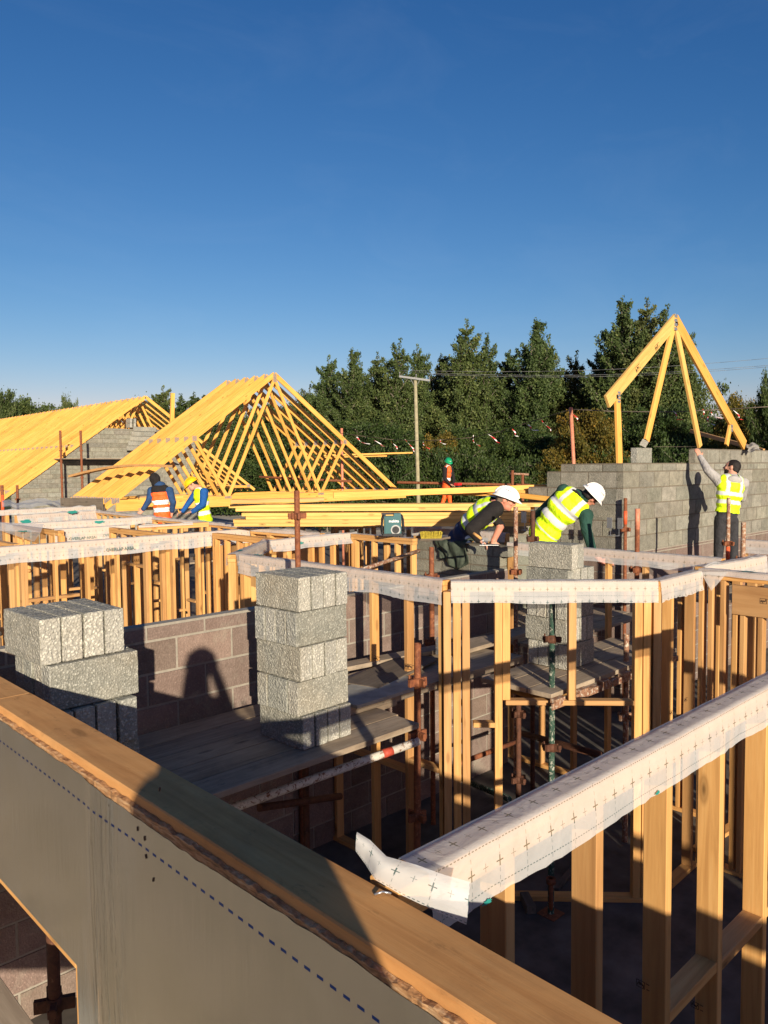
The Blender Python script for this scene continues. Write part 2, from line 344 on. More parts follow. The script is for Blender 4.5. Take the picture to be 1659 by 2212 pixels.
# ---------------------------------------------------------------- breather membrane draped over a plate
def drape(name,pts,w,front,back,side,parent,z,seed=0,ripple=.006,hem=.013,s0=0,flare=0,lift=0,jag=0):
    """pts plan polyline of the front top edge; side = +1 if the wall lies to the left of the travel direction"""
    P_=[Vector((p[0],p[1],0)) for p in pts]; samp=[]; s=0
    for i in range(len(P_)-1):
        a,b=P_[i],P_[i+1]; L=(b-a).length; n=max(2,int(L/.035))
        for k in range(n+(1 if i==len(P_)-2 else 0)):
            samp.append((a+(b-a)*k/n,(b-a).normalized(),s+L*k/n))
        s+=L
    prof=[]   # (offset across towards the wall, drop, t)
    nf=max(4,int(front/.02)); nb=max(2,int(max(back,.02)/.03)); nw=4
    for k in range(nf,0,-1): prof.append((-.004,front*k/nf,front*k/nf))
    for k in range(nw+1): prof.append((w*k/nw,0,-w*k/nw))
    for k in range(1,nb+1): prof.append((w+.004,back*k/nb,-w-back*k/nb))
    V=[];UVs=[]
    for (p,d,sl_) in samp:
        nrm=Vector((-d.y,d.x,0))*side
        for (off,dr,tt) in prof:
            q=Vector((sl_*3+seed*17,tt*6,seed)); nz=noise.noise(q); nz2=noise.noise(q*3.3)
            low=dr/max(front,.01)
            o2=off+(-1 if off<w/2 else 1)*(abs(nz)*ripple*3+ripple)*(.3+low*1.6)-(flare*low*low if off<0 else 0)
            hm=1+(noise.noise(Vector((sl_*2.2,seed*9,3)))*hem*12 if dr>0 else 0)
            zz=z+.004+(0 if dr>0 else abs(nz2)*ripple*1.4+lift*max(0,nz)) -dr*hm
            if dr>0 and low>.93 and jag: zz+=jag*noise.noise(Vector((sl_*23,seed,1)))
            V.append(p+nrm*o2+Vector((0,0,zz))); UVs.append((s0+sl_,tt))
    n=len(prof); Fs=[(i*n+j,(i+1)*n+j,(i+1)*n+j+1,i*n+j+1) for i in range(len(samp)-1) for j in range(n-1)]
    me=mesh(name,V,Fs,'mem',None,UVs,True); mw=WM[parent.name]; me.transform(mw.inverted())
    return link(name,me,mw,parent)
def print_mark(kind,origin,xd,yd,size,parent,mat='ink',text=None,name='printed_lettering'):
    """flat printing laid on a surface: origin, the reading direction xd and the up direction yd"""
    xd=Vector(xd).normalized(); yd=Vector(yd); yd=(yd-xd*yd.dot(xd)).normalized(); zd=xd.cross(yd)
    mw=Matrix((xd,yd,zd)).transposed().to_4x4(); mw.translation=Vector(origin)
    if text:
        cu=bpy.data.curves.new('t','FONT'); cu.body=text; cu.size=size; cu.resolution_u=2; cu.offset=size*.018
        to=bpy.data.objects.new('t',cu); C.objects.link(to); dg=bpy.context.evaluated_depsgraph_get()
        me=bpy.data.meshes.new_from_object(to.evaluated_get(dg)); bpy.data.objects.remove(to); me.materials.clear(); me.materials.append(M[mat])
    elif kind=='stamp':
        mb=MB(); s=size
        mb.box((s*.5,0,0),(s,s*.06,.001)); mb.box((s*.5,s*.8,0),(s,s*.06,.001)); mb.box((0,s*.4,0),(s*.06,s*.8,.001)); mb.box((s,s*.4,0),(s*.06,s*.8,.001))
        r=random.Random(int(size*1e5)+len(WM))
        for i in range(6): mb.box((s*(.15+.14*i),s*r.uniform(.25,.55),0),(s*.11,s*r.uniform(.2,.4),.001))
        for i in range(3): mb.box((s*(1.2+.16*i),s*.75,0),(s*.1,s*.12,.001)); mb.box((s*(1.3+.12*i),s*.1,0),(s*.08,s*.12,.001))
        me=mesh('stamp',mb.v,mb.f,mat)
    else: # a leafy blob of ink
        r=random.Random(len(WM)); vs=[Vector((0,0,0))]; k=16
        for i in range(k):
            an=2*math.pi*i/k; q=size*(.45+.6*r.random()); vs.append(Vector((math.cos(an)*q*1.6,math.sin(an)*q*.55,0)))
        me=mesh('ink',vs,[(0,i+1,(i+1)%k+1) for i in range(k)],mat)
    return link(name,me,mw,parent)
# ---------------------------------------------------------------- timber wall frames
NFR=[0]
def frame(label,p,q,w=.089,z0=0,z1=2.53,studs=None,sp=.4,nogs=(),mem=None,side=1,mat='pine',name='wall_frame',group='timber stud wall frames',top=True,double=False,skip=None,osb=None,end=0,st=.0378):
    """p to q is the face line towards the camera; side=+1 if the thickness lies to the left of p->q"""
    NFR[0]+=1; p=Vector((p[0],p[1],0)); q=Vector((q[0],q[1],0)); d=(q-p); L=d.length; d.normalize(); nrm=Vector((-d.y,d.x,0))*side
    dz=(NFR[0]%5)*.0023; z1=z1-dz
    r=empty(name,(p+q)/2+nrm*w/2+Vector((0,0,z0)),label,'wall frame',group)
    mid=nrm*(w/2)
    if top:
        beam('top_plate',p+mid+Vector((0,0,z1-.019)),q+mid+Vector((0,0,z1-.019)),w,.038,mat,r)
        beam('head_binder',p+mid+Vector((0,0,z1-.058)),q+mid+Vector((0,0,z1-.058)),w-.004,.038,mat,r)
    beam('bottom_plate',p+mid+Vector((0,0,z0+.019)),q+mid+Vector((0,0,z0+.019)),w-.001,.038,mat,r)
    if studs is None:
        studs=[.019+sp*i for i in range(int((L-.04)/sp)+1)]+[L-.019]
        studs+= [s+.0385 for s in studs[::4]]
    zt=z1-.078
    for s in studs:
        if isinstance(s,tuple): s,za,zb=s
        else: za,zb=z0+.038,zt
        c=p+d*s+mid; beam('stud',c+Vector((0,0,za)),c+Vector((0,0,zb)),st,w-.006-random.random()*.003,random.choice([mat,mat,'pine_orange']) ,r,hint=nrm)
    for (z,a,b) in nogs:
        c=mid+Vector((0,0,z)); beam('nogging',p+d*a+c,p+d*b+c,w-.012,.038,random.choice([mat,'pine_orange']),r)
    if osb:
        for (a,b,za,zb) in osb:
            c=nrm*(w+.008); beam('sheathing_panel',p+d*a+c+Vector((0,0,(za+zb)/2)),p+d*b+c+Vector((0,0,(za+zb)/2)),.011,zb-za,'lvl',r)
    if mem:
        f_,bk=mem[0],mem[1]; kw=mem[2] if len(mem)>2 else {}
        a0=mem[3] if len(mem)>3 else 0; b0=mem[4] if len(mem)>4 else L
        o=drape('membrane',[p+d*a0,p+d*b0],w,f_,bk,side,r,z1,seed=NFR[0],**kw)
        o['label']='white printed membrane draped over the top plate'
    return r
# wall carrying the foil: plan u .92 to 1.067 runs along v beside the viewer
A=empty('foil_faced_wall_panel',(.99,1.5,0),'grey foil faced timber wall panel running along the bottom left with weathered top plate','wall panel')
beam('top_plate',(.993,-9,2.511),(.993,3.13,2.511),.147,.038,'plate_near',A,bev=.004)
beam('top_plate',(.993,3.134,2.509),(.993,6.2,2.509),.147,.038,'plate_near',A,bev=.004)
beam('head_binder',(.993,-9,2.472),(.993,6.2,2.472),.143,.037,'pine_orange',A)
for i in range(14):
    v=-2+.6*i
    if 2.36<v<4.6: continue
    beam('stud',(.993,v,.04),(.993,v,2.452),.038,.14,'pine',A,hint=(1,0,0))
beam('bottom_plate',(.993,-9,.019),(.993,6.2,.019),.14,.038,'pine',A)
beam('opening_head',(.983,2.375,1.851),(.983,4.6,1.851),.140,.040,'pine',A)
beam('opening_jamb',(.983,2.357,.04),(.983,2.357,1.870),.036,.140,'pine',A,hint=(1,0,0))
def grid_sheet(name,v0,v1,zlo,zhi,step,fn,mat,parent,thick=0):
    nv=int((v1-v0)/step); V=[];UVs=[];nz=14
    for i in range(nv+1):
        v=v0+(v1-v0)*i/nv; hi=fn(v)
        for k in range(nz+1):
            z=zlo+(hi-zlo)*k/nz
            V.append(Vector((.9045-fn.bulge(v,z),v,z))); UVs.append((v-1.2,z))
    F_=[(i*(nz+1)+k,i*(nz+1)+k+1,(i+1)*(nz+1)+k+1,(i+1)*(nz+1)+k) for i in range(nv) for k in range(nz)]
    me=mesh(name,V,F_,mat,None,UVs,True); me.transform(WM[parent.name].inverted()); return link(name,me,WM[parent.name],parent)
def topedge(v):
    b=2.492+.006*noise.noise(Vector((v*5,0,0)))+.004*noise.noise(Vector((v*17,2,0)))
    if 1.25<v<2.25: b-= .013*max(0,math.sin((v-1.25)*math.pi))**.8+.005*abs(noise.noise(Vector((v*11,5,0))))
    return b
def bulge(v,z):
    k=math.exp(-((v-2.12)/.13)**2); 
    k=k*min(1,max(0,(2.50-z)/.12))
    cr=.010*noise.noise(Vector((v*24,z*2.2,0)))+.006*noise.noise(Vector((v*60,z*6,4)))
    return .0012+.0016*noise.noise(Vector((v*2,z*2,9)))+k*(.010+cr*.9)+ .005*max(0,z-2.46)/.04*abs(noise.noise(Vector((v*8,3,1))))
topedge.bulge=bulge
class FE:
    def __init__(s,f): s.f=f
    bulge=staticmethod(bulge)
    def __call__(s,v): return s.f(v)
f1=grid_sheet('foil_membrane',-.6,2.335,0.05,2.5,.012,topedge,'foil',A)
fe=FE(topedge)
f2=grid_sheet('foil_membrane',2.335,6.2,1.866,2.5,.03,fe,'foil',A)
# sheathing board with torn top edge
mb=MB()
V=[];F_=[];n=0
def osb_top(v): return 2.504+.006*noise.noise(Vector((v*26,1,0)))+.004*noise.noise(Vector((v*90,7,0)))
vv=[-2.2+i*.012 for i in range(int(8.4/.012))]
for v in vv:
    t_=osb_top(v); V+= [Vector((.9065-.002*random.random(),v,2.40)),Vector((.9065-.003*random.random(),v,t_-.004*random.random())),Vector((.9180,v,t_)),Vector((.9180,v,2.40))]
for i in range(len(vv)-1):
    for k in range(3): F_.append((4*i+k,4*i+k+1,4*i+k+5,4*i+k+4))
me=mesh('sheathing_edge',V,F_,'osb_edge'); me.transform(WM[A.name].inverted()); link('sheathing_edge',me,WM[A.name],A)
mb=MB(); mb.box((.9125,-3.335,1.22),(.011,11.33,2.39)); mb.box((.9125,4.27,2.13),(.011,3.86,.53)); mb.build('sheathing_board',['osb'],A)
# second, loose splinters and a bent staple on the plate
for (u_,v_,a_) in ((1.035,1.115,.4),):
    mb=MB(); mb.path([Vector((u_,v_,2.533)),Vector((u_+.012,v_-.012,2.539)),Vector((u_+.026,v_-.022,2.534))],.0022,6); mb.build('bent_nail',['galv'],A)
mb=MB(); r_=random.Random(9)
for (x,y) in ((236,1742),(312,1811),(315,1850),(331,1900),(241,2018),(297,1790),(345,1705),(180,1800)):
    p=pu(x,y,.902); mb.box(p,(.003,.004,.011),0,Matrix.Rotation(r_.uniform(-.5,.5),3,'X'))
mb.build('staple',['stamp'],A)
# wall with the wrapped plate, nearest right
B=frame('near stud wall frame under the large white membrane strip at the bottom right',(1.085,1.095),(4.9,1.095),studs=[.05]+[.386,.80,1.225,1.63,2.06,2.47,2.87,3.28,3.7],
   nogs=((1.60,1.245,1.61),(1.585,1.65,2.04),(1.6,2.08,2.45),(.5,.42,.78)),mem=(.138,.03,dict(jag=.008,s0=-.03,flare=.0,ripple=.0022,hem=.006),.09,3.8))
# the flap of membrane folded back at its left end
FL=[]; 
pts=[((771,1797),1.60),((800,1815),1.60),((835,1850),1.585),((900,1868),1.585),((960,1890),1.59),((1015,1905),1.60)]
pt2=[((768,1838),1.60),((790,1868),1.60),((810,1900),1.575),((870,1935),1.565),((940,1968),1.57),((1008,1998),1.58)]
V=[];UVs=[];nn=8
import itertools
for i in range(5):
    for k in range(4 if i<4 else 5):
        f=k/4
        a=pd(pts[i][0][0]*(1-f)+pts[i+1][0][0]*f,pts[i][0][1]*(1-f)+pts[i+1][0][1]*f,pts[i][1]*(1-f)+pts[i+1][1]*f)
        b=pd(pt2[i][0][0]*(1-f)+pt2[i+1][0][0]*f,pt2[i][0][1]*(1-f)+pt2[i+1][0][1]*f,pt2[i][1]*(1-f)+pt2[i+1][1]*f)
        for j in range(nn+1):
            g_=j/nn; p=a.lerp(b,g_)+Vector((0,0,.012*math.sin(g_*math.pi)))-FV*.012*math.sin(g_*math.pi); V.append(p); UVs.append(((i*4+k)*.021,-.10+g_*.11))
rows=len(V)//(nn+1)
me=mesh('membrane_flap',V,[(i*(nn+1)+j,i*(nn+1)+j+1,(i+1)*(nn+1)+j+1,(i+1)*(nn+1)+j) for i in range(rows-1) for j in range(nn)],'mem',None,UVs,True)
me.transform(WM[B.name].inverted()); o=link('membrane_flap',me,WM[B.name],B)
print_mark('blob',(1.36,1.081,2.398),(1,0,0),(0,0,1),.014,B,'teal',name='printed_mark')
print_mark('blob',(2.19,1.081,2.403),(1,0,0),(0,0,1),.013,B,'teal',name='printed_mark')
for (u_,z_) in ((2.27,.72),(2.68,1.42),(2.68,.98),(2.27,1.7)):
    print_mark('stamp',(u_,1.187,z_),(0,-1,0),(0,0,1),.028,B,'stamp',name='grade_stamp')
# other frames, from the plan the plates give
D=frame('stud wall frame behind the central block column with long white membrane strip',(4.39,6.72),(4.43,3.95),side=1,
   studs=[.02,.06,.62,1.04,1.46,1.95,2.36,2.73],nogs=((.9,1.5,1.93),(.9,1.97,2.34),(1.0,2.38,2.7)),mem=(.19,.05,dict(hem=.01,jag=.006)))
print_mark('blob',(4.45,6.45,2.541),(0,-1,0),(1,0,0),.07,D,'teal',name='printed_mark')
for v_ in (4.70,4.30): print_mark('stamp',(4.386,v_,1.78),(0,-1,0),(0,0,1),.05,D,'stamp',name='grade_stamp')
E1=Vector((4.44,3.88,0)); E2=Vector((5.52,2.74,0)); LE=(E2-E1).length
E_=frame('stud frame with window opening crossing the centre right under bright white membrane',E1,E2,side=1,w=.089,st=.058,
   studs=[-.03,.045,.115,.365,(.425,1.60,2.45),(.93,1.60,2.45),LE-.14,LE-.075,LE-.0],
   nogs=((1.578,.42,LE-.16),(1.40,.17,.38)),mem=(.165,.05,dict(hem=.006,jag=.004)))
F1=frame('short stud frame right of the window opening with frayed membrane edge',(5.53,2.73),(6.30,2.75),side=1,studs=[.02,.24,.66],mem=(.165,.04,dict(hem=.02,jag=.012)))
for (s_,z_) in ((.17,1.45),(.42,1.5),(.62,1.62)):
    print_mark('stamp',(5.53+s_,2.722,z_),(1,0,0),(0,0,1),.035,F1,'stamp',name='grade_stamp')
G=frame('stud wall frame with deep laminated lintel at the right edge',(6.36,2.80),(6.36,.9),side=1,
   studs=[.02,.10,.20,(.30,.04,2.18),(.36,.04,2.18),(.50,.04,2.18),1.6,1.85],mem=(.045,.03,dict(lift=.02)))
beam('lintel',(6.375,2.52,2.305),(6.375,1.0,2.305),.045,.24,'lvl',G,bev=.003)
print_mark('stamp',(6.352,2.30,2.3),(0,-1,0),(0,0,1),.05,G,'stamp',name='grade_stamp')
print_mark('blob',(6.38,2.4,2.541),(0,-1,0),(1,0,0),.05,G,'teal',name='printed_mark')
mb=MB(); q=[(6.20,2.80,2.54),(6.28,2.62,2.54),(6.35,2.55,2.53),(6.335,2.68,2.36),(6.33,2.78,2.52)]
n=[Vector(x) for x in q]; me=mesh('membrane_tail',n,[(0,1,2,4),(4,2,3)],'mem',None,[(x.y,x.z-2.53) for x in n]); me.transform(WM[G.name].inverted()); link('membrane_tail',me,WM[G.name],G)
H=frame('stud wall frame under the long membrane strip behind the second block stack',(7.17,5.40),(7.19,2.95),side=1,studs=[.02,.06,.45,.86,1.27,1.68,2.05,2.12,2.4],nogs=((.9,.47,.84),),mem=(.14,.04,{}))
I_=frame('short stud frame under the crumpled membrane beside the standing bricklayer',(6.52,2.82),(7.7,2.74),side=1,studs=[.3,.7,1.0,1.15],mem=(.16,.05,dict(lift=.06,ripple=.008)))
J=frame('stud frame at the right edge with grey board laid along its top',(9.2,3.55),(9.2,1.6),side=1,studs=[.03,.45,.9,1.3],mem=(.15,.03,{}))
beam('lintel',(9.24,3.1,2.22),(9.24,1.8,2.22),.05,.2,'lvl',J)
Cf=frame('long stud wall frame with bright membrane strip reading overlap area on the left',(1.6,9.55),(6.47,9.62),side=1,sp=.4,
   nogs=((1.32,2.45,2.8),(1.32,2.85,3.25),(1.75,.5,1.1),(1.85,1.6,2.3),(1.15,3.3,3.9),(1.2,3.95,4.5),(1.55,1.0,1.4)),mem=(.205,.04,dict(hem=.006)))
print_mark(None,pv(229,1191,9.52),(1,0,0),(0,0,1),.055,Cf,'ink','OVERLAP AREA')
C2=frame('stud frame with lintel panel joining the long strip behind the steel upright',(6.47,9.6),(6.55,8.05),side=1,studs=[.02,.4,.45,.9,1.3,1.5],mem=(.04,.03,dict(lift=.03)),osb=[(.02,1.5,2.12,2.45)])
K1=frame('diagonal stud frame with loose membrane left of the block column',(4.36,6.74),(5.52,7.76),side=1,studs=[.03,.07,.45,.9,1.3,1.5],mem=(.12,.12,dict(lift=.03)))
print_mark('blob',(4.55,6.95,2.545),(1,.88,0),(-.88,1,0),.06,K1,'teal',name='printed_mark')
K2=frame('stud frame with flapping logo membrane right of the steel upright',(5.5,7.75),(7.0,7.82),side=1,studs=[.02,.3,.34,.72,.9,1.1,1.45],nogs=((1.7,.36,.7),),mem=(.13,.05,dict(lift=.05,flare=.05,hem=.03)))
print_mark('blob',(5.93,7.70,2.47),(1,.04,0),(0,0,1),.055,K2,'teal',name='printed_mark')
K3=frame('short stud frame carrying the radio',(6.86,7.78),(6.86,6.62),side=1,studs=[.02,.06,.42,.85,1.13],mem=(.0001,.03,dict(lift=.0),0,1.1))
# the frames in the back left
bl=[('stud frame in the lattice behind the left strip, nearest the foil wall',(4.42,14.1),(4.42,11.6),None),
 ('stud frame with short membrane reading overlap area at the far left',(4.42,11.75),(5.60,11.72),(.20,.04,{})),
 ('stud frame under the membrane strip below the two men in blue',(4.3,13.55),(7.0,13.55),(.13,.04,dict(lift=.02))),
 ('stud frame under the bulging membrane with teal print at the back left',(5.4,16.3),(7.2,16.7),(.22,.04,dict(lift=.06,flare=.08))),
 ('stud frame under the farthest membrane strip on the left',(4.6,18.7),(8.2,19.0),(.12,.05,dict(lift=.05))),
 ('cross stud frame running back from the long left strip',(6.9,13.5),(6.8,9.7),(.04,.1,dict(lift=.03))),
 ('short stud frame with bare top plate in the left lattice',(5.62,11.45),(6.8,11.3),(.03,.08,dict(lift=.04),.0,.9)),
 ('cross stud frame from the bulging membrane towards the men in blue',(7.2,16.7),(6.95,13.6),(.04,.08,dict(lift=.05))),
 ('stud partition in the lattice with no membrane, farther left',(3.2,12.5),(3.2,9.8),None),
 ('stud partition in the lattice with no membrane, beside the corner',(5.2,11.6),(5.2,9.8),None)]
for i,(lb,p,q,mm) in enumerate(bl):
    L=(Vector(q)-Vector(p)).length
    f=frame(lb,p,q,side=1,sp=.4 if i%2 else .35,nogs=[(random.choice([1.1,1.3,1.6,1.8,2.0]),a*.4+.06,a*.4+.37) for a in range(int(L/.4))],mem=mm)
    if i==1: print_mark(None,(4.62,11.70,2.36),(1,0,0),(0,0,1),.06,f,'ink','OVERLAP AREA'); print_mark(None,(5.15,11.705,2.38),(1,0,0),(0,0,1),.055,f,'ink','OVERLAP AREA')
    if i==3: print_mark('blob',(5.55,16.27,2.40),(1,0.2,0),(0,0,1),.10,f,'teal',name='printed_mark'); print_mark('blob',(6.6,16.45,2.53),(1,0.2,0),(0,0,1),.09,f,'teal',name='printed_mark')
    if i==2: print_mark('blob',(5.9,13.53,2.49),(1,0,0),(0,0,1),.07,f,'teal',name='printed_mark')
# big loose flap at far left
a=[pz(0,1128,2.56),pz(95,1132,2.58),pz(88,1150,2.50),pd(74,1170,12.0),pd(40,1158,12.3),pd(0,1146,12.6)]
me=mesh('loose_membrane',a,[(0,1,2,5),(5,2,3,4)],'mem',None,[(v.x,v.y*.3) for v in a]); ctr=a[3].copy(); me.transform(Matrix.Translation(-ctr))
o=tag(link('loose_membrane',me,Matrix.Translation(ctr)),'white printed membrane sheet hanging loose as a triangle at the left edge','membrane sheet')
print_mark('blob',a[2].lerp(a[5],.35)+Vector((0,-.02,.01)),RV,(a[0]-a[4]),.09,o,'teal',name='printed_mark')
# far centre frames under the timber stack
far=[('stud frame under the left part of the timber stack',(6.9,10.9),(8.6,9.5)),('stud frame under the middle of the timber stack',(8.65,9.45),(9.9,8.2)),('stud frame below the right end of the timber stack',(9.5,8.1),(10.6,6.9))]
for lb,p,q in far:
    L=(Vector(q)-Vector(p)).length
    frame(lb,p,q,side=1,sp=.3,nogs=[(1.5,.05,L-.05)],mem=(.16,.03,{}) if 'right' in lb or 'middle' in lb else None)
frame('stud frame with dark membrane left of the radio',(7.6,9.0),(9.4,9.1),side=1,sp=.3,mem=None)
frame('stud frame standing behind the block column',(5.7,9.4),(5.7,8.0),side=1,sp=.3,mem=None,top=True)
frame('stud frame far behind the seated radio frame',(8.2,7.9),(8.2,6.2),side=1,sp=.35,mem=(.12,.03,{}))
# partitions deep in the right hand rooms
frame('stud partition deep in the right hand room',(8.4,2.2),(8.4,-.6),side=1,sp=.4,mem=(.15,.03,{}))
frame('stud partition at the far right behind the lintel',(6.9,1.6),(9.0,1.6),side=1,sp=.4,nogs=((1.2,.1,1.9),),mem=None)
frame('stud frame closing the near right corner',(4.55,1.02),(4.55,-.9),side=-1,sp=.3,mem=None)
pass
# ---------------------------------------------------------------- masonry
def masonry(name,label,runs,mat,mort='mortar',cat='block wall',seed=1,group=None):
    """runs: (origin, direction, thickness dir, thickness, length, z0, z1, course, blocklen, startoffset fn)"""
    rnd=random.Random(seed); mb=MB(); tones=[]
    for (o,d,n,th,L,z0,z1,ch,bl,stp) in runs:
        o=Vector(o);d=Vector(d).normalized();n=Vector(n).normalized(); rot=Matrix((d,n,ZZ)).transposed()
        k=0; z=z0; jj=.018
        while z<z1-.01:
            h=min(ch,z1-z); s,e=(stp(k,z) if stp else (0,L)); x=s-((k%2)*bl/2); j=jj
            nf=len(mb.f)
            if e-s>.05:
                cc=o+d*((s+e)/2)+n*(th/2)+ZZ*(z+h/2); mb.box(cc,(e-s-.008,th-.012,h),1,rot); tones+= [(1,1,1)]*6
            while x<e-.02:
                a=max(x,s); b=min(x+bl-j,e)
                if b-a>.04:
                    t_=rnd.uniform(.80,1.10); tt=(t_*rnd.uniform(.97,1.03),t_,t_*rnd.uniform(.95,1.02))
                    oo=rnd.uniform(-.0015,.002)
                    mb.box(o+d*((a+b)/2)+n*(th/2-oo)+ZZ*(z+(h-j)/2),(b-a,th,h-j),0,rot); tones+=[tt]*6
                x+=bl
            z+=ch;k+=1
    me=mesh(name,mb.v,mb.f,[mat,mort],mb.mi)
    ca=me.color_attributes.new('tone','FLOAT_COLOR','CORNER')
    for p in me.polygons:
        c=tones[p.index]
        for li in p.loop_indices: ca.data[li].color=(c[0],c[1],c[2],1)
    bm=bmesh.new(); bm.from_mesh(me); bm.to_mesh(me); bm.free()
    xs=[v.x for v in mb.v]; ys=[v.y for v in mb.v]; base=Vector(((min(xs)+max(xs))/2,(min(ys)+max(ys))/2,min(v.z for v in mb.v)))
    me.transform(Matrix.Translation(-base))
    return tag(link(name,me,Matrix.Translation(base)),label,cat,group)
masonry('block_wall','reddish brown block wall with pale mortar behind the left stack catching the photographer shadow',
  [((1.08,4.86,0),(1,0,0),(0,1,0),.1,2.55,-.02,2.345,.2265,.45,None)],'mw_maroon','mortar_light',seed=3)
masonry('block_wall','reddish brown block wall striped by stud shadows behind the centre scaffold deck',
  [((3.75,5.30,0),(1,0,0),(0,1,0),.1,3.3,-.02,2.25,.2265,.45,None)],'mw_maroon','mortar_light',seed=4)
masonry('block_wall','damp grey block wall with a jacket thrown over it in front of the leaning bricklayer',
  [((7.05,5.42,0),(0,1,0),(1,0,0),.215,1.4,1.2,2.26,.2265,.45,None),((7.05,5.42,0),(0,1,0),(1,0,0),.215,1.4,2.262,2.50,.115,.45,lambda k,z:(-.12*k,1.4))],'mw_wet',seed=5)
# gable wall on the right: main face v=5.25, return along u=9.55
def st1(k,z): return (0,6.6) if z<3.2 else (0,6.6)
def top1(k,z): return (3.15-.0,6.6)
def step(k,z):
    if z>3.2: return (.1,.98)
    if z>2.95: return (.1,1.22)
    if z>2.72: return (.1,1.55)
    return (.1,2.1)
masonry('block_wall','tall grey block gable wall on the right being raised by the bricklayers',
  [((9.55,5.25,0),(1,0,0),(0,1,0),.1,6.6,2.21,3.44,.2242,.45,st1),
   ((9.55,5.25,0),(0,1,0),(1,0,0),.1,1.0,2.21,3.44,.2242,.45,step),
   ((9.55,5.25,0),(1,0,0),(0,1,0),.1,6.6,3.442,3.66,.2242,.45,lambda k,z:(2.2,6.6)),],'mw_grey',seed=6)
masonry('block_wall','reddish brown base courses below the grey gable wall',
  [((9.552,5.252,0),(1,0,0),(0,1,0),.1,6.6,-.1,2.205,.2265,.45,None),((9.552,5.252,0),(0,1,0),(1,0,0),.1,2.4,-.1,2.205,.2265,.45,lambda k,z:(.1,2.4))],'mw_maroon','mortar_light',seed=7)
# far gable
gv=34.35
def gst(k,z):
    # roof slope limits on the left, ragged top on the right
    zz=z+.1; l=(zz-2.5)/.70; return (max(0,l),min(8.8,12.3-max(0,l)))
masonry('block_wall','far grey block gable under the long yellow roof',
  [((11.2,gv,0),(1,0,0),(0,1,0),.1,12,-.1,5.38,.2,.75,lambda k,z:gst(k,z) if z>2.4 else (0,8.8))],'mw_grey',seed=8)
# parapet walls and blockwork beyond the centre
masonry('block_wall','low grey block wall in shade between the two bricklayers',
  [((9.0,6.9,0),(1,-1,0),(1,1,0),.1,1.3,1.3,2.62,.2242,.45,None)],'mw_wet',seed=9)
# ---------------------------------------------------------------- loose blocks
def blockmesh(seed,mat='block'):
    L,W,H=.44,.101,.2145; bm=bmesh.new(); bmesh.ops.create_cube(bm,size=1); bmesh.ops.scale(bm,vec=(L-.006,W-.005,H-.003),verts=bm.verts)
    bmesh.ops.bevel(bm,geom=bm.edges[:],offset=.004,segments=1,affect='EDGES')
    bmesh.ops.subdivide_edges(bm,edges=[e for e in bm.edges if e.calc_length()>.3],cuts=27,use_grid_fill=True)
    bmesh.ops.subdivide_edges(bm,edges=[e for e in bm.edges if .15<e.calc_length()<.3],cuts=13,use_grid_fill=True)
    bmesh.ops.subdivide_edges(bm,edges=[e for e in bm.edges if .06<e.calc_length()<.15],cuts=6,use_grid_fill=True)
    for v in bm.verts:
        q=v.co*70+Vector((seed*31,0,0)); n1=noise.noise(q); n2=noise.noise(v.co*22+Vector((0,seed*13,0)))
        nn=v.co.normalized(); ax=Vector((v.co.x/L,v.co.y/W,v.co.z/H)); m_=max(abs(ax.x),abs(ax.y),abs(ax.z))
        nr=Vector([ (1 if a>0 else -1) if abs(a)>m_-.03 else 0 for a in ax]).normalized()
        v.co+=nr*(n1*.0022+n2*.0020-.0006)
    me=bpy.data.meshes.new('concrete_block'); bm.to_mesh(me); bm.free(); me.materials.append(M[mat]); me.materials.append(M['block_open'])
    for p in me.polygons:
        if abs(p.normal.x)>.7: p.material_index=1
    return me
BM=[blockmesh(i) for i in range(6)]
def block(loc,rz,label,group=None,tilt=None):
    me=random.choice(BM); mw=Matrix.Translation(Vector(loc))@Matrix.Rotation(rz,4,'Z')
    if tilt: mw=mw@Matrix.Rotation(tilt[0],4,tilt[1])
    if random.random()<.5: mw=mw@Matrix.Rotation(math.pi,4,'Z')
    o=link('concrete_block',me,mw); return tag(o,label,'concrete block',group)
def stack(cx,cy,z0,n,start,ang,name,group,skip=(),offs=None,step=.2155):
    cs=['bottom','second','third','fourth','top'] if n==5 else ['bottom','second','third','top'][-n:] if n<=4 else None
    for k in range(n):
        al=(k+start)%2; ox,oy=(offs[k] if offs else (random.uniform(-.012,.012),random.uniform(-.012,.012)))
        a=ang+random.uniform(-.02,.02)
        for i in range(4):
            if (k,i) in skip: continue
            off=(i-1.5)*.1035
            c=Vector((cx+ox,cy+oy,z0+.107+step*k)); 
            if al: # long side along v: ends face -v
                p=Vector((off,random.uniform(-.006,.006),0)); rz=a+math.pi/2; pos=['left end','second from left','second from right','right end'][i]
            else:
                p=Vector((random.uniform(-.006,.006),off,0)); rz=a; pos=['front','second from front','second from back','back'][i]
            p=Matrix.Rotation(a,3,'Z')@p
            block(c+p,rz+random.uniform(-.006,.006),f'rough grey block, {cs[k]} course of the {name}, {pos}',group)
# central column: 5 courses
stack(3.05,3.94,1.66,5,1,.05,'five course column in the centre','blocks of the central column')
# left stack: 5 courses
stack(1.45,3.77,1.66,5,1,.04,'large stack at the left edge','blocks of the left stack',offs=[(.04,-.02),(.03,-.05),(.02,-.06),(.045,-.035),(0,0)])
# second stack: irregular
stack(5.82,3.80,1.66,4,0,0.0,'stack behind the window frame','blocks of the stack behind the window frame')
for i,(dx,dy,l) in enumerate(((-.08,0,'front'),(.03,.01,'rear'))):
    block((5.70+dx+.05,3.78+dy,1.66+.107+.2155*4),math.pi/2+.05,f'grey block lying on top of the stack behind the window frame, {l} one')
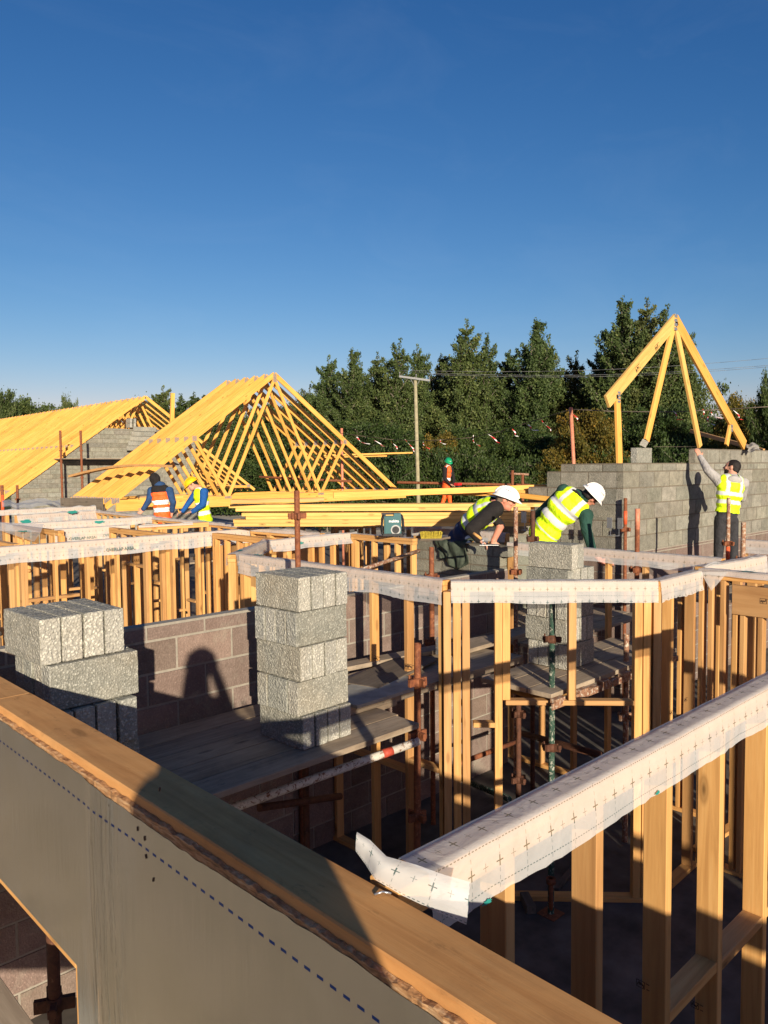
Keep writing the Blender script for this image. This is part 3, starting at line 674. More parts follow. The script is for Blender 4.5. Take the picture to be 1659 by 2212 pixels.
# small blocks near the gable truss and the far gable
p=pv(1387,980,5.30); block((p.x,5.31,3.44+.108),0,'single grey block standing alone on the gable wall left of the bricklayer hand')
p=pv(1391,948,5.30); o=block((p.x,5.30,3.44+.216+.06),.5,'small tilted grey block propping the foot of the truss web',tilt=(.5,'X')); o.scale=(.45,1,.45)
fb=[(0,'lower left'),(1,'lower right'),(2,'upper left'),(3,'upper right')]
for i,l in fb:
    p=pd(212+ (i%2)*12,930-(i//2)*9,38.5); block((p.x,gv+.02,5.42+.11+(i//2)*.22),math.pi/2,f'grey block in the small pile left on the far gable, {l}','blocks piled on the far gable')
for r_i in range(5):
    for c_i in range(3):
        p=pv(283+c_i*15+r_i*4,965,gv-.3); block((p.x,gv-.3-.0*c_i,4.35+.11+.225*r_i),0,f'grey block of the pile against the far gable, {ordn(r_i)} row up, {["left","middle","right"][c_i]}','blocks stacked against the far gable')
# ---------------------------------------------------------------- scaffold
def coupler(mb,c,axis=ZZ,mi=0,s=1.0,ang=0.0):
    c=Vector(c); a=Vector(axis).normalized(); x=a.orthogonal().normalized(); x=Quaternion(a,ang)@x; y=a.cross(x)
    mb.tube(c-a*.032*s,c+a*.032*s,.031*s,seg=14,mi=mi); rot=Matrix((x,y,a)).transposed()
    for sgn in (1,-1):
        mb.box(c+x*.052*sgn*s,(.05*s,.022*s,.05*s),mi,rot); mb.box(c+y*.052*sgn*s,(.022*s,.05*s,.05*s),mi,rot)
        mb.box(c+x*.074*sgn*s+a*.006,(.010*s,.034*s,.030*s),mi,rot)
    mb.tube(c+x*.05+y*.03-a*.03,c+x*.05+y*.03+a*.045,.007*s,seg=6,mi=mi)
def standard(base,top,label,mat='rust',coup=(),r=.0242,bands=(),group='scaffold uprights',coupmat=None,foot=False,ang=.6):
    base=Vector(base);top=Vector(top); root=empty('scaffold_upright',base,label,'scaffold tube',group)
    d=(top-base).normalized(); mb=MB(); mb.tube(base,top,r,seg=16,cap=False); mb.tube(top,base,r-.004,seg=16,cap=False)
    # ring at the top so the wall of the tube shows
    mb.tube(top-d*.002,top+d*.0005,r,r-.004,seg=16,cap=False)
    mb.build('tube',[mat],root)
    for z in coup:
        c=base+d*((z-base.z)/d.z); m2=MB(); coupler(m2,c,d,ang=ang); m2.build('coupler',[coupmat or mat],root)
    for (z0,z1,bm_) in bands:
        m2=MB(); m2.tube(base+d*((z0-base.z)/d.z),base+d*((z1-base.z)/d.z),r+.0012,seg=16); m2.build('painted_band',[bm_],root)
    if foot:
        m2=MB(); m2.box(base+Vector((0,0,.004)),(.15,.15,.006)); m2.tube(base,base+ZZ*.28,.018,seg=10); m2.tube(base+ZZ*.24,base+ZZ*.28,.036,seg=12); m2.build('base_plate',['rust'],root)
    return root
def tube(a,b,label,mat='rust',r=.0242,group='scaffold ledgers',name='scaffold_ledger',bands=()):
    mb=MB(); mb.tube(a,b,r,seg=16,cap=True); 
    if not bands: return tag(mb.build(name,[mat]),label,'scaffold tube',group)
    root=empty(name,(Vector(a)+Vector(b))/2,label,'scaffold tube',group); mb.build('tube',[mat],root); a=Vector(a);b=Vector(b)
    for f0,f1,m_ in bands:
        m2=MB(); m2.tube(a.lerp(b,f0),a.lerp(b,f1),r+.0015,seg=16); m2.build('painted_band',[m_],root)
    return root
def up(x,y,d,ztop=None):
    p=pd(x,y,d); return p
def vert(x,y,d,label,lean=(0,0),**kw):
    p=pd(x,y,d); b=Vector((p.x+lean[0],p.y+lean[1],0)); return standard(b,p,label,**kw)
vert(641,1060,6.6,'tall rusty scaffold upright rising behind the central block column',coup=(3.0,),ang=1.9)
vert(902,1390,5.28,'rusty scaffold upright at the end of the wooden deck holding the white ledger',coup=(1.93,1.56,.98),lean=(-.01,.02),ang=.7)
vert(932,1182,7.2,'rusty scaffold upright in front of the green jacket',coup=(2.38,1.75,),ang=.9)
vert(1114,1095,8.2,'pale mottled scaffold upright beside the leaning bricklayer',mat='rust_mottled',coup=(2.28,),coupmat='rust',ang=.5)
vert(1151,1103,7.9,'dark scaffold upright between the two bricklayers',mat='rust_dark',coup=(2.66,1.95))
vert(1351,1076,10.3,'scaffold upright with orange paint at the corner of the gable wall',coup=(2.55,),bands=((2.62,2.80,'orange_paint'),))
vert(1377,1099,7.75,'scaffold upright with orange painted top in front of the gable wall',coup=(2.35,),bands=((2.76,2.97,'copper_tube'),),ang=.9)
vert(1574,1075,9.6,'mottled scaffold upright in front of the standing bricklayer with orange paint low down',mat='rust_mottled',coup=(2.42,),bands=((2.2,2.38,'orange_paint'),),coupmat='rust')
vert(1606,1128,7.9,'short mottled scaffold upright right of the standing bricklayer',mat='rust_mottled',coup=(2.42,),coupmat='rust')
b_=pz(1190,1974,0); t_=pd(1193,1300,6.2); standard(b_,(t_.x,t_.y,t_.z),'green painted scaffold upright with peeling paint and square foot plate',mat='green_paint',coup=(2.02,1.2,.62),coupmat='rust_dark',foot=True,ang=.8)
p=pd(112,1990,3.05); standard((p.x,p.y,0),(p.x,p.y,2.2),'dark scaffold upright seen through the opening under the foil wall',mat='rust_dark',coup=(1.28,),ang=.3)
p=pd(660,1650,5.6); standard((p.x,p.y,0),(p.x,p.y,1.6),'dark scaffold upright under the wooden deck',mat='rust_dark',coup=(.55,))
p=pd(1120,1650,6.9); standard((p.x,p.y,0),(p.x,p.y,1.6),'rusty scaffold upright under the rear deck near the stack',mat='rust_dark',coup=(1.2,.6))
p=pd(1352,1500,6.9); standard((p.x,p.y,0),(p.x,p.y,1.9),'pale mottled scaffold upright under the right end of the rear deck',mat='rust_mottled',coup=(1.15,.7))
tube(pd(440,1768,4.55),pd(904,1601,5.28),'flaking white ledger tube with a red band under the front of the deck',mat='rust_white',r=.028,bands=((.81,.86,'red_band'),))
tube(pv(990,1650,4.6),pv(1118,1601,4.6),'rusty ledger tube across the brown wall below the rear deck')
tube(pd(1131,1585,7.6),pd(1300,1632,6.4),'dark rusty ledger tube running towards the right under the rear deck',mat='rust_dark',r=.03)
tube(pd(1000,1684,6.9),pd(1100,1726,6.1),'green ledger tube low under the rear deck',mat='green_paint')
tube(pd(690,1260,8.6),pd(905,1190,9.6),'rusty tube seen between studs left of the damp wall',mat='rust_mottled')
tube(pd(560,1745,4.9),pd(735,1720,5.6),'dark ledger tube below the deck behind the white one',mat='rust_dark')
# left far scaffold
for (x,y0,d,l) in ((130,930,33,'left'),(174,930,32.6,'right')):
    vert(x,y0,d,f'rusty scaffold upright against the far gable, {l} of the pair',coup=(4.3,3.15,2.1) ,r=.05,group='uprights at the far gable')
vert(37,1048,24,'short rusty scaffold stub at the left edge, right of the pair',coup=(2.55,),r=.04); vert(4,1048,22,'short rusty scaffold stub at the left edge, left of the pair',coup=(),r=.045,bands=((2.2,2.75,'orange_paint'),))
a_=pd(133,990,33); b2=pd(300,990,36)
def board(a,b,label,w=.222,t=.038,mat='board',group='scaffold boards',name='scaffold_board',hint=ZZ):
    return beam(name,a,b,w,t,mat,None,hint,.003,label,'plank',group)
for k in range(4): board((a_.x,a_.y+.25*k,a_.z-.02),(a_.x+5.5,a_.y+.25*k,a_.z-.02),f'weathered board of the far gable scaffold, {ordn(k)} from the front',mat='board')
# interior deck, boards run along u, gaps between
for k in range(6):
    v=3.67+.233*k
    if v>4.80: v=4.745
    if k==5: continue
    u1=3.75 if k<2 else 4.0
    board((1.12,v,1.641-(k%2)*.0015),(u1+(.03*(k%2)),v+.01,1.641-(k%2)*.0015),f'weathered deck board beside the central column, {ordn(k)} from the front')
for k in range(3):
    v=4.15+.24*k; board((3.42+.05*k,v,1.681+.001*k),(5.62,v+.01,1.681+.001*k),f'weathered board of the raised rear deck, {ordn(k)} from the front',t=.042 if k else .062)
for k in range(3):
    v=3.42+.235*k; board((4.95,v,1.636-.001*k),(7.05,v,1.636-.001*k),f'board under the rear block stack, {ordn(k)} from the front',mat='board')
board((5.2,4.55,1.735),(6.5,4.6,1.735),'loose board lying across the rear deck'); board((3.9,4.9,1.73),(5.9,4.62,1.735),'grey board lying askew along the striped wall',w=.16)
board((3.9,4.35,1.731),(4.9,4.62,1.733),'dark plywood offcut lying on the rear deck',w=.35,t=.018,mat='fascia',name='plywood_offcut')
# deck under right rooms
for k in range(4): board((6.6+.24*k,2.4,1.2),(6.6+.24*k,.4,1.2),f'dark board in the right hand room, {ordn(k)} from the left',mat='fascia')
# steel channel
mb=MB()
for i in range(12): mb.box((5.0+.17*i,3.285,1.60-.02*(i%2)),(.13,.05,.05)); 
mb.box((5.95,3.27,1.575),(2.1,.012,.05)); tag(mb.build('steel_channel',['rust_mottled']),'corrugated steel channel carrying the rear deck','steel channel')
beam('timber_bearer',pd(1083,1480,6.75),pd(1184,1510,6.35),.05,.07,'pine_orange',None,label='rough orange timber bearer at the end of the rear deck',cat='timber')
# flagstone
V=[(3.55,3.98),(4.30,4.0),(4.42,4.18),(4.18,4.42),(3.5,4.40)]; z0,z1=1.712,1.735
vs=[Vector((x,y,z0)) for x,y in V]+[Vector((x,y,z1)) for x,y in V]; n=5
me=mesh('flagstone',vs,[tuple(range(n))[::-1],tuple(range(n,2*n))]+[(i,(i+1)%n,n+(i+1)%n,n+i) for i in range(n)],'flag'); ct=Vector((3.9,4.2,z0)); me.transform(Matrix.Translation(-ct))
tag(link('flagstone',me,Matrix.Translation(ct)),'flat broken grey stone slab lying on the deck beside the column','stone slab')
# outer deck the photographer stands on, widened with unseen boards to shade the opening
for k in range(9):
    u=.70-.236*k; board((u,-2.6,1.641-(k%2)*.001),(u,6.5,1.641-(k%2)*.001),f'sunlit outer deck board left of the foil wall, {ordn(k)} from the wall')
# string line and wall box
mb=MB(); mb.box(pd(952,1418-24,6.9),(.10,.035,.15)); 
for i in range(3): mb.box(pd(948,1384+i*9,6.86),(.05,.04,.02))
tag(mb.build('socket_box',['galv']),'small pale metal box fixed in front of the striped brown wall','fixing box')
# galvanised cavity boxes on blockwork
for (x,y,d,l) in ((1142,1128,9.7,'left of the bending bricklayer'),(1388+0-60,1140,9.95,'right of the bending bricklayer')):
    p=pd(x,y,d); r=empty('joist_hanger',p,f'shiny galvanised joist hanger on the blockwork {l}','joist hanger','joist hangers')
    mb=MB()
    for s in (-1,1):
        mb.box(p+Vector((.0,.03*s*2,0)),(.006,.006,.2)); mb.box(p+Vector((.0,.075*s,.06)),(.012,.07,.14))
    mb.box(p+Vector((-.03,0,-.1)),(.07,.13,.006)); mb.build('bracket',['galv'],r)
# ---------------------------------------------------------------- roof trusses
def truss_proto(span,pitch,label,group,nm='roof_truss',zp=2.53,rd=.15,th=.036,over=.26):
    h=span/2*math.tan(pitch); root=empty(nm,(0,0,0),label,'roof truss',group)
    hint=Vector((0,1,0))
    def mem(n,p,q,dep): return beam(n,(p[0],0,p[1]),(q[0],0,q[1]),dep,th,'truss',root,hint)
    zb=.06
    c,s=math.cos(pitch),math.sin(pitch); off=rd/2/c
    mem('bottom_chord',(.05,zb),(span-.05,zb),.12)
    zr=.14
    for sg in (0,1):
        x0=-over if sg==0 else span+over; 
        A_=(x0,zr-off-over*math.tan(pitch)); B_=(span/2,zr-off+h)
        mem('rafter',A_,B_,rd)
    ap=(span/2,zr+h-.22); n1=(span*.335,zb); n2=(span*.665,zb)
    m1=(span*.235,zr-.12+h*.47); m2=(span*.765,zr-.12+h*.47)
    for a,b in ((ap,n1),(ap,n2),(n1,m1),(n2,m2)): mem('web',a,b,.10)
    m3=(span*.335,zr-.12+h*.66)
    for (x,z,w_,h_) in ((span/2,zr+h-.20,.13,.26),(n1[0],zb,.24,.11),(n2[0],zb,.24,.11),(.12,.10,.22,.15),(span-.12,.10,.22,.15),(m1[0],m1[1],.14,.14),(m2[0],m2[1],.14,.14)):
        mb=MB()
        for y in (-th/2-.0015,th/2+.0015):
            for i in range(5): mb.box((x-w_/2+w_*(i+.5)/5,y,z),(w_/5*.72,.003,h_))
        mb.build('nail_plate',['nailplate'],root)
    return root
def copy_tree(o,mw,parent=None,label=None):
    c=o.copy(); C.objects.link(c); WM[c.name]=mw.copy()
    if parent: c.parent=parent
    else: c.matrix_basis=mw
    if label: c['label']=label
    for ch in list(o.children):
        k=ch.copy(); C.objects.link(k); k.parent=c
    return c
bpy.context.view_layer.update()
pr=truss_proto(10.5,math.radians(35.2),'yellow roof truss at the front of the nearer roof, complete W webs in view','trusses of the nearer roof')
mw=Matrix.Translation((8.68,19.2,2.53)); pr.matrix_basis=mw; WM[pr.name]=mw
for i in range(1,6):
    copy_tree(pr,Matrix.Translation((8.72,19.2+.53*i,2.53)),label=f'yellow roof truss of the nearer roof, {ordn(i)} from the front')
p2=truss_proto(12.5,math.radians(35.2),'yellow roof truss nearest the gable of the long left roof','trusses of the long left roof',zp=2.53)
mw=Matrix.Translation((11.1,34.9,2.45)); p2.matrix_basis=mw; WM[p2.name]=mw
for i in range(1,40):
    copy_tree(p2,Matrix.Translation((11.1,34.9+.6*i,2.45)),label=f'yellow roof truss of the long left roof, {ordn(i)} from the gable')
VR=empty('verge_rafters',(17.35,34.28,2.45),'pair of yellow verge rafters along the raking edge of the far gable','rafters')
tn=math.tan(math.radians(35.2)); zz0=2.45+.14-.075/math.cos(math.radians(35.2))
for sg,ln_ in ((-1,6.65),(1,3.0)): beam('rafter',(17.35+sg*ln_,34.28,zz0+(6.25-ln_)*tn),(17.35,34.28,zz0+6.25*tn),.15,.04,'truss',VR,(0,1,0))
# timbers around the near roof foot
def fly(a,b,label,w=.045,t=.145,mat='truss',hint=ZZ,group=None,name='loose_timber',cat='timber'): return beam(name,a,b,w,t,mat,None,hint,.003,label,cat,group)
fly(pd(373,849,24),pd(371,918,24.2),'upright yellow timber standing between the two roofs',w=.12,t=.09)
# bowed plank lying across the rafters
mb=MB(); N=16; A0=pd(155,1029,21.5); A1=pd(365,1007,19.4)
prev=None
for i in range(N):
    f0,f1=i/N,(i+1)/N
    a=A0.lerp(A1,f0)+ZZ*(.13*math.sin(math.pi*f0)); b=A0.lerp(A1,f1)+ZZ*(.13*math.sin(math.pi*f1)); x=(b-a).normalized(); y=ZZ.cross(x).normalized(); z=x.cross(y)
    mb.box((a+b)/2,((b-a).length*1.02,.22,.06),0,Matrix((x,y,z)).transposed())
tag(mb.build('bowed_plank',['pine_orange']),'long bowed plank lying across the rafters of the nearer roof','plank')
fly(pd(132,1090,20.3),pd(222,1092,19.4),'weathered grey board on edge at the left foot of the nearer roof',w=.04,t=.36,mat='fascia',name='form_board',cat='board')
fly((8.4,18.95,2.40),(8.4,19.6,2.40),'small grey board end beside the roof foot',w=.05,t=.2,mat='fascia',name='form_board',cat='board')
fly((8.75,19.05,2.47),(19.4,19.05,2.47),'horizontal yellow wall timber under the front truss',w=.05,t=.22)
for k in range(3): fly(pd(395-20*k,1073-k*3,19),pd(300,1078-3*k,18.6),f'dark edged loose timber near the men in blue, {ordn(k)} up',w=.2,t=.05,mat=['truss','pine_orange','fascia'][k],group='loose timbers by the roof foot')
fly(pd(700,938+46,30),pd(891,978,30),'yellow plank sticking out right from the nearer roof',w=.22,t=.06)
fly(pd(690,988,31),pd(836,985,31),'shorter yellow plank below the one sticking out from the roof',w=.2,t=.05)
# stack of yellow timbers across the middle
rows=[(514,1119,1150,1113,11.2),(508,1111,1148,1105,11.2),(522,1103.5,1146,1098,11.2),(522,1096,1144,1090,11.2),(540,1088,1140,1083,11.2)]
import itertools
p0=pd(515,1117,11.1); p1=pd(1160,1109,10.6); dd=(p1-p0); dd.z=0; L0=dd.length; dd.normalize(); nn_=Vector((-dd.y,dd.x,0))
if nn_.dot(FV)<0: nn_=-nn_
for k in range(6):
    z=2.61+.0495*k+(.02 if k>=4 else 0); s_=[-.02,-.08,.10,.08,-.02,-.15,.05][k]; e_=[.0,-.02,-.05,.02,-.1,.25,.1][k]
    for j in range(3):
        a=p0+dd*(s_+random.uniform(-.04,.04)); b=p0+dd*(L0+e_+random.uniform(-.1,.1)); a.z=b.z=z
        fly(a+nn_*(.11*j),b+nn_*(.11*j),f'long yellow timber in the stack across the middle, {ordn(k)} layer up, {["front","middle","back"][j]}',w=.10,t=.047,group='timbers of the long stack',mat='truss_pale')
fly(pd(500,1083,10.9),pd(700,1079,11),'pinkish board on the left of the timber stack',w=.2,t=.05,mat='pine')
fly(pd(720,1070,11.4),pd(1190,1052,11.8),'yellow timber lying askew on top of the long stack, front',w=.1,t=.09)
fly(pd(840,1062,12.2),pd(1188,1066,11.6),'yellow timber lying askew on top of the long stack, rear',w=.1,t=.09)
fly(pd(1010,1057,12),pd(1190,1078,11.2),'yellow timber crossing the others at the right end of the stack',w=.1,t=.07)
# brace behind the gable truss
fly(pv(1492,931,8.4),pv(1650,974,6.2),'dark timber sloping behind the foot of the gable truss',w=.05,t=.09,mat='pine_orange')
# gable truss on the right wall
GT=empty('gable_truss',(11.6,5.56,3.44),'single yellow roof truss standing on the block gable wall','roof truss')
gp=lambda x,y:pv(x,y,5.56)
hy=Vector((0,1,0))
def gm(n,a,b,dep,dy=0,mat='truss'):
    a=gp(*a)+hy*dy; b=gp(*b)+hy*dy; return beam(n,a,b,dep,.042,mat,GT,hy)
gm('rafter',(1311,868),(1460,690),.19,0,'truss_pale'); gm('rafter',(1458,690),(1608,962),.20)
gm('post',(1333,852),(1338,1002),.115,.0); gm('web',(1452,712),(1396,952),.115,-.002); gm('web',(1461,712),(1512,965),.115,.002,'truss_pale'); gm('web',(1578,918),(1569,962),.10)
for (x,y,w_,h_) in ((1457,697,.10,.26),(1334,858,.07,.17),(1578,925,.09,.13)):
    p=gp(x,y); mb=MB()
    for i in range(4): mb.box(p+Vector((0,-.024,(i-1.5)*h_/4)),(w_,.004,h_/4*.7))
    mb.build('nail_plate',['nailplate'],GT)
for (x,y,sx) in ((1414,758,1),(1372,805,1)):
    p=gp(x,y); print_mark('stamp',p+Vector((0,-.023,0)),gp(1460,690)-gp(1311,868),ZZ,.09,GT,'stamp',name='grade_stamp')
# ---------------------------------------------------------------- utility pole, wires, bunting, rail
pb=pd(905,1062,39); pt=pd(897,815,39); UPo=empty('utility_pole',(pb.x,pb.y,-.2),'wooden utility pole with steel crossarm in front of the trees','utility pole')
mb=MB(); mb.tube((pb.x,pb.y,-.2),pt,.105,.085,seg=14); mb.build('pole',[plain('weathered_pole',(.30,.27,.17),.9,var=.25,scale=6)],UPo)
ca=pd(862,813,38.85); cb=pd(929,822,38.85); beam('crossarm',ca,cb,.08,.10,'arm_steel',UPo)
mb=MB()
for f in (.02,.55,.98):
    q=ca.lerp(cb,f); mb.tube(q,q+ZZ*.22,.022,seg=8); mb.tube(q+ZZ*.15,q+ZZ*.22,.04,seg=8)
mb.tube(ca.lerp(cb,.36),pt-ZZ*.55,.02,seg=6); mb.tube(ca.lerp(cb,.68),pt-ZZ*.55,.02,seg=6); mb.build('insulators_and_stays',['arm_steel'],UPo)
for i,(f,e) in enumerate(((.02,(1760,765)),(.55,(1760,781)),(.98,(1760,784)))):
    a=ca.lerp(cb,f)+ZZ*.3; b=pd(e[0],e[1],36); mb=MB(); pts_=[a.lerp(b,k/14)-ZZ*(.35*math.sin(math.pi*k/14)) for k in range(15)]; mb.path(pts_,.008,5)
    tag(mb.build('power_line',['arm_steel']),f'thin power line running right from the pole crossarm, {["top","middle","lowest"][i]} of three','power line','power lines')
mb=MB(); tpb=pd(1250,1003,15); tpt=pd(1233,880,15)
mb.tube((tpb.x,tpb.y,1.7),tpt,.036,seg=12); tag(mb.build('bunting_post',['copper_tube']),'salmon coloured scaffold tube holding the bunting rope','scaffold tube')
t=NT('red_white_tape',.5); uv=t.obj(); sx=t.new('ShaderNodeSeparateXYZ'); t.link(uv,sx.inputs[0])
t.col(t.mix(t.math('LESS_THAN',t.math('FRACT',t.math('MULTIPLY',t.math('ADD',sx.outputs[0],t.math('MULTIPLY',sx.outputs[2],1.6)),6)),.5),(.75,.74,.72),(.55,.03,.035))); M['tape']=t.m
def bunting(pts_,flags,label):
    r=empty('bunting_rope',pts_[0],label,'bunting'); mb=MB(); mb.path(pts_,.009,5); mb.build('rope',['fascia'],r)
    for (x,y,x2,y2,d) in flags:
        a=pd(x,y,d); b=pd(x2,y2,d-.1); k=6; vs=[];fs=[]
        for i in range(k+1):
            f=i/k; c=a.lerp(b,f)+RV*(.04*math.sin(f*6+x))+ZZ*(-.05*math.sin(f*3.1)); wv=(FV*.010+UV_*.010+RV*.016*math.sin(f*5+x))*(1 if d>18 else .8); vs+=[c-wv,c+wv]
            if i: fs.append((2*i-2,2*i-1,2*i+1,2*i))
        me=mesh('tape_streamer',vs,fs,'tape'); me.transform(WM[r.name].inverted()); link('tape_streamer',me,WM[r.name],r)
P1=[(735,936,26),(790,943,25),(850,950,24),(905,952,23),(960,950,22),(1020,945,21),(1080,932,19),(1150,910,17),(1233,884,15)]
bunting([pd(*p) for p in P1],[(768,944,797,959,25),(810,951,834,964,25),(847,953,862,972,24),(878,949,898,977,23.5),(914,953,927,970,23),(952,950,962,959,22),(1020,940,1034,964,21),(1055,937,1084,957,20),(1106,927,1120,942,19),(1138,917,1162,929,17.5),(1173,906,1193,932,16.5),(1230,884,1253,908,15)],'rope with red and white tape streamers rising to the salmon post')
P2=[(1233,884,15),(1330,889,14.6),(1450,890,14.2),(1570,884,13.8),(1700,876,13.4)]
bunting([pd(*p) for p in P2],[(1452,888,1474,906,14.2),(1515,884,1525,905,14),(1530,900,1542,918,14),(1536,886,1560,903,14),(1583,884,1607,906,13.8)],'rope with red and white tape streamers behind the gable truss')
for i,(a,b) in enumerate((((865,1043,26),(1140,1048,27)),((1105,1022,26.5),(1127,1025,26.5)))):
    pass
tube(pd(858,1042,26),pd(1145,1048,27),'long rusty guard rail in front of the hedge',r=.045,name='guard_rail'); tube(pd(1100,1023,26.5),pd(1142,1025,26.5),'short grey rail end beside the two posts',mat='rust_mottled',r=.04,name='guard_rail')
tube(pd(560,1030,26),pd(760,1040,26),'rusty guard rail seen through the nearer roof',r=.04,name='guard_rail')
for (x,l) in ((1107,'left'),(1129,'right')):
    a=pd(x,1016 if x<1110 else 1025,26.2); tube((a.x,a.y,1.6),a,f'rusty guard rail post near the trees, {l} of the pair',r=.05,name='guard_rail_post')
a=pd(738,925,27); tube((a.x,a.y,0),a,'red and white scaffold upright seen through the nearer roof',mat='copper_tube',r=.045,name='guard_rail_post')
p=pd(958,1064,25); 
for k in range(5): board((p.x-2.5,p.y+.24*k-.3,2.02),(p.x+3.5,p.y+.24*k-.3-1.5,2.02),f'board of the distant deck under the man with the green helmet, {ordn(k)} from the front')
# working decks for the others
for k in range(4):
    for (x,d,l) in ((405,16.2,'two men in blue'),(1567,11.0,'standing bricklayer'),(1130,9.3,'leaning bricklayer'),(1215,9.2,'bending bricklayer')):
        q=pd(x,1150,d); z=1.5
        if 'standing' in l: z=1.62
        board((q.x-1.2,q.y-.36+.24*k,z),(q.x+1.2,q.y-.36+.24*k,z),f'working deck board under the {l}, {ordn(k)} from the front')
# ---------------------------------------------------------------- radio, brush, jacket, drill
rp=pz(848,1157,2.545); ang=math.atan2(RV.y,RV.x)+.05
mats_=[plain('teal_plastic',(.008,.085,.095),.45,var=.12),plain('black_rubber',(.02,.022,.025),.6,var=.3,scale=30),plain('grey_print',(.36,.37,.36),.6),'galv']
RD=empty('jobsite_radio',(rp.x,rp.y,2.54),'teal and black jobsite radio standing on the bare plate','radio',rz=ang); W0=WM[RD.name]
def rb(name,mi,fn):
    mb=MB(); fn(mb); me=mesh(name,mb.v,mb.f,[mats_[mi]]); me.polygons.foreach_set('use_smooth',mb.sm); return link(name,me,W0,RD)
rb('body',0,lambda m_:(m_.box((0,0,.145),(.215,.14,.22)),m_.box((.0,-.062,.145),(.19,.03,.20)),m_.box((.06,0,.27),(.09,.13,.045))))
rb('handle',1,lambda m_:(m_.box((-.03,0,.285),(.22,.05,.022)),m_.box((-.1,0,.265),(.03,.06,.04))))
rb('guard_frame',1,lambda m_:[m_.path([Vector((sx_*.13,sy_*.085,.02)),Vector((sx_*.14,sy_*.09,.06)),Vector((sx_*.13,sy_*.09,.22)),Vector((sx_*.115,sy_*.07,.27))],.011,8) for sx_ in(-1,1) for sy_ in(-1,1)]+[m_.box((0,0,.022),(.25,.17,.03))])
rb('speaker_ring',2,lambda m_:(m_.tube((.035,-.074,.085),(.035,-.084,.085),.062,seg=20),))
rb('speaker_cone',1,lambda m_:(m_.tube((.035,-.080,.085),(.035,-.088,.085),.045,seg=20),m_.tube((.035,-.086,.085),(.035,-.094,.085),.018,seg=12)))
mb=MB(); mats_txt=plain('white_letter',(.8,.8,.8),.5)
M['wtxt']=mats_txt
rot3=W0.to_3x3(); print_mark(None,W0@Vector((-.05,-.079,.18)),rot3@Vector((1,0,0)),ZZ,.048,RD,'wtxt','makita',name='lettering')
bp_=pd(931,1166,7.95); bp_.z+=.0
BR=empty('hand_brush',bp_,'dirty yellow bristled hand brush lying upturned on the damp wall','brush',rz=ang)
mb=MB(); rr_=random.Random(3)
for i in range(110):
    x=-.10+.2*(i%22)/21; y=-.03+.015*(i//22); mb.tube((x,y,.012),(x*1.12+rr_.uniform(-.004,.004),y*1.2,.085+rr_.uniform(-.006,.004)),.0045,.0035,seg=4)
me=mesh('bristles',mb.v,mb.f,[plain('yellow_bristle',(.42,.33,.04),.9,var=.4,scale=60)]); link('bristles',me,WM[BR.name],BR)
mb=MB(); mb.box((0,0,.006),(.23,.075,.018)); mb.tube((.11,0,.008),(.2,0,.02),.013,seg=8); me=mesh('handle',mb.v,mb.f,['fascia']); link('handle',me,WM[BR.name],BR)
# jacket: cloth draped over the wall edge
V=[];F_=[];nx,ny=26,22
for j in range(ny+1):
    for i in range(nx+1):
        a=i/nx; b=j/ny
        top=Vector((7.06,5.70+.0,2.505)); 
        v_=5.80+ .58*a*(1-.25*b)+.05*math.sin(b*5)+.10*b
        s=b*.62
        if s<.2: x_=7.24-s; z_=2.525+.045*noise.noise(Vector((a*5,s*9,0)))+.05*math.sin(a*math.pi)*(1-s*3)
        else:
            z_=2.52-(s-.2)*(.85-.55*abs(a-.4)); x_=7.035-.025-.05*abs(noise.noise(Vector((a*7,b*2.5,3))))-.02*math.sin(a*17+b*3)
        V.append(Vector((x_,v_,z_)))
for j in range(ny):
    for i in range(nx): k=j*(nx+1)+i; F_.append((k,k+1,k+nx+2,k+nx+1))
me=mesh('jacket',V,F_,[plain('dark_green_waxed_cloth',(.04,.052,.036),.7,var=.4,scale=20)],None,None,True)
ct=Vector((7.1,5.8,2.2)); me.transform(Matrix.Translation(-ct)); o=tag(link('jacket',me,Matrix.Translation(ct)),'dark green jacket thrown over the damp block wall','jacket')
md=o.modifiers.new('s','SOLIDIFY'); md.thickness=.012; md=o.modifiers.new('b','SUBSURF'); md.levels=1; md.render_levels=1
# trowel
tp=pd(1043,1168,8.3); TR=empty('trowel',tp,'brick trowel lying on the damp wall by the jacket','trowel')
mb=MB(); a=pd(1023,1152,8.25); b=pd(1040,1164,8.2); mb.tube(a,b,.017,.014,seg=10); mb.build('handle',['pine'],TR)
mb=MB(); mb.path([b,pd(1044,1170,8.18),pd(1043,1176,8.15)],.006,8); q=pd(1043,1177,8.15); mb.box(q+RV*.06,(.2,.09,.004),0,Matrix((RV,RV.cross(ZZ),ZZ)).transposed()); mb.build('blade',['galv'],TR)
# nail gun and red fuel tin on the stack
np_=pd(998,1056,15); NG=empty('nail_gun',np_,'yellow and black nail gun lying on the timbers near the green helmeted man','nail gun')
yl=plain('yellow_plastic',(.65,.42,.02),.4); bk=plain('black_plastic',(.02,.02,.02),.5); rd_=plain('red_plastic',(.5,.02,.02),.4)
mb=MB(); mb.tube(pd(990,1058,15),pd(1006,1056,15),.05,.04,seg=10); mb.tube(pd(992,1057,15),pd(990,1049,15),.03,.026,seg=8); mb.build('body',[yl],NG)
mb=MB(); mb.box(pd(989,1046,15),(.12,.1,.05)); mb.build('battery',[rd_],NG)
mb=MB(); mb.tube(pd(1004,1057,14.96),pd(1011,1053,14.96),.035,seg=10); mb.tube(pd(986,1052,14.95),pd(997,1050,14.95),.02,seg=8); mb.build('nose',[bk],NG)
